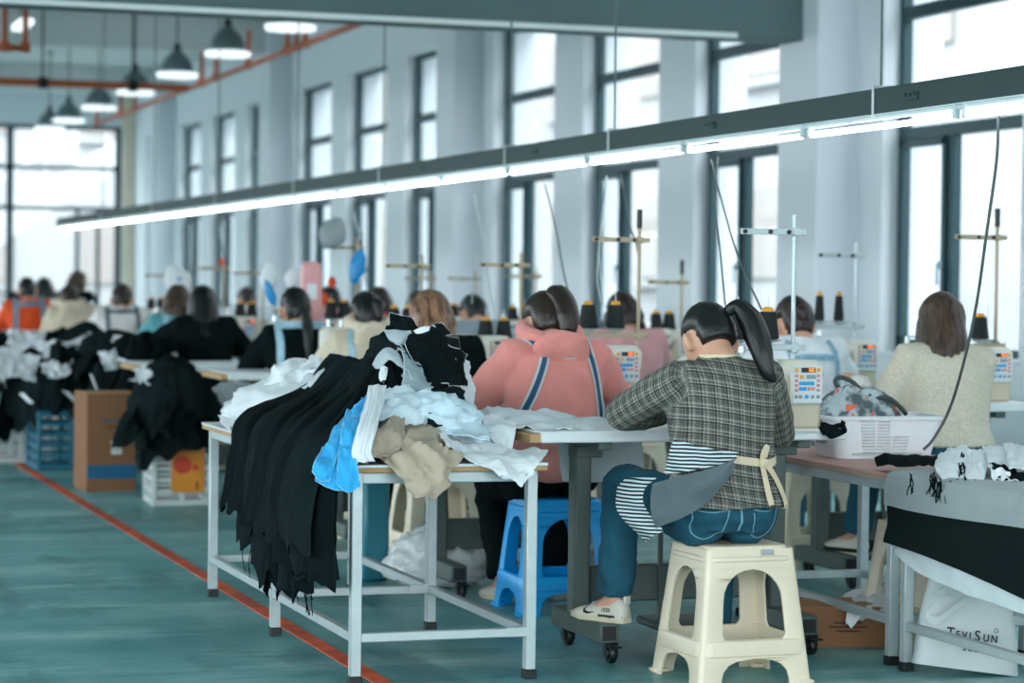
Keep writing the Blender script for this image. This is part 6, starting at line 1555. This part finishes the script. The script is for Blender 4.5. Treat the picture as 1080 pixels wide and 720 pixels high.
# ---------------------------------------------------------------- bags and rags hung on the stands
M_bagb = mat('blue plastic film', '#0c8fd0', .3, var=.1); M_bagw = mat('white plastic film', '#e3e8ea', .3, var=.06); M_bagp = mat('pink plastic film', '#eaa7a6', .35, var=.15, vs=9)
def hung(name, lab, px, py0, py1, wpx, Y, m_, seed, cat='bag', tilt=0, extra=None, stem=0, boxy=0):
    c = at(px, (py0+py1)/2, Y=Y); k = (c-cam.location).dot(FF)/F; h_ = (py1-py0)*k/2; w_ = wpx*k/2
    mb = MB()
    def fn(u, q):
        if boxy:
            g = lambda a: math.copysign(abs(a)**.35, a)
            return Vector((g(u.x)*w_, g(u.y)*w_*.4, g(u.z)*h_))*(1+.05*noise.noise(u*2+Vector((seed, 0, 0))))
        t = (u.z+1)/2; q.x *= .55+.6*math.sin(PI*min(1, (1-t)*.75+.12)); q.y *= 1-.5*t
        return q*(1+.10*noise.noise(u*3+Vector((seed, 0, 0)))+.05*noise.noise(u*8))
    mb.ell((0, 0, 0), (w_, w_*.45, h_), Matrix.Rotation(tilt, 3, 'Y'), 28, 20, fn)
    o = obj(name, mb, m_, None, 180); o.location = c; tag(o, lab, cat)
    if stem: s = MB(); s.tube([(math.sin(tilt)*h_*.9, 0, math.cos(tilt)*h_*.9), (math.sin(tilt)*h_, .0, h_+stem)], .006, 6); obj('hanging_cord', s, M_wire, o)
    if extra: extra(o, w_, h_)
    return o
hung('hanging_bag', 'bright blue plastic bag hanging on a thread stand', 377, 262, 300, 15, 14.5, M_bagb, 1, tilt=.25, stem=.1)
hung('hanging_bag', 'pink and white plastic bag hung beside the tape harness worker', 328, 276, 332, 22, 14.4, M_bagp, 2, boxy=1, extra=lambda o, w, h: obj('white_panel', MB().box((0, -w*.42, -.02), (w*1.0, .012, h*.6), .004), M_bagw, o))
hung('hanging_bag', 'white plastic bag hanging left of the pink one', 309, 282, 304, 16, 14.6, M_bagw, 3, tilt=.3)
hung('hanging_bag', 'thin white plastic bag hung above the blue rag', 283, 276, 310, 16, 15.0, M_bagw, 4)
hung('hanging_rag', 'blue and ochre rag hung by the tape harness worker', 285, 294, 324, 9, 14.9, M_bagb, 5, 'rag', -.35)
hung('hanging_bag', 'white plastic bag with a blue mark behind the wavy brown hair', 188, 278, 316, 24, 18.4, M_bagw, 6, tilt=-.45, extra=lambda o, w, h: obj('blue_mark', MB().box((0, -w*.46, .02), (w*.4, .012, w*.25), .004, Matrix.Rotation(.4, 3, 'Y')), M_bagb, o))
hung('hanging_bag', 'grey plastic bag slung high beside the light track', 351, 228, 264, 26, 14.7, mat('grey film', '#8d989b', .4, var=.05), 7, tilt=.5)
hung('hanging_tag', 'small orange red tag hanging on a far stand', 234, 272, 280, 6, 18.5, mat('orange red film', '#e04a1c', .5), 8, 'tag')
hung('hanging_tag', 'orange red flame shaped tag above the cones near the pink bag', 350, 291, 304, 8, 14.9, MATS['orange red film'], 9, 'tag')
hung('hanging_rag', 'orange rag at the machine near the pink bag', 342, 308, 322, 9, 14.9, MATS['orange red film'], 10, 'rag')

for lab, px, py, Y, r_, sd in (('white crumpled cloth at the picture edge on the black heap', 14, 380, 16.5, (.16, .14, .10), 1), ('white slab of folded cloth on the far black heap near the orange top', 30, 356, 16.7, (.12, .10, .06), 2), ('white folded strip on the heap before the cream fur coat', 72, 362, 16.6, (.16, .08, .05), 3), ('white scrap between the black heaps below the pale coat', 100, 366, 16.6, (.09, .07, .05), 4), ('white scrap on the heap nearest the tall cardboard box', 118, 376, 15.55, (.05, .05, .07), 5), ('small white scrap at the top of the poster crate heap', 156, 396, 13.7, (.05, .05, .05), 6), ('small white scrap by the wavy haired worker', 134, 362, 15.7, (.07, .06, .04), 7), ('white scrap beside the black bulk of the blue crate heap', 62, 388, 16.4, (.10, .06, .05), 8)):
    c = at(px, py, Y=Y); rg = random.Random(90+sd); sl = rg.uniform(-.5, .5)
    ctrl = [[c + Vector((u*r_[0]*rg.uniform(.8, 1.25) + sl*v*r_[1], .12-v*r_[1]*.7+rg.uniform(-.03, .03), -(v+.3)*r_[2]*1.3 + u*sl*.06 + rg.uniform(-.02, .02))) for u in (-1, -.3, .4, 1)] for v in (-.7, 0, .7)]
    patch('white_cloth', lab, 'cloth', ctrl, F_white, folds=.022, fs=13, seed=90+sd, n=6)

crumple('black_bundle', 'black cloth bundle piled on the table before the mustard top', 'cloth', (3.36, 26.33, .802), (.27, .22, .24), F_black, 61, .5, 2.8)
for n_ in ('black twill', 'soft black cotton', 'charcoal cloth', 'black knit', 'black jacket cloth'):
    b_ = MATS[n_].node_tree.nodes['Principled BSDF']; b_.inputs['Specular IOR Level'].default_value = .06; b_.inputs['Sheen Weight'].default_value = 0; b_.inputs['Roughness'].default_value = 1
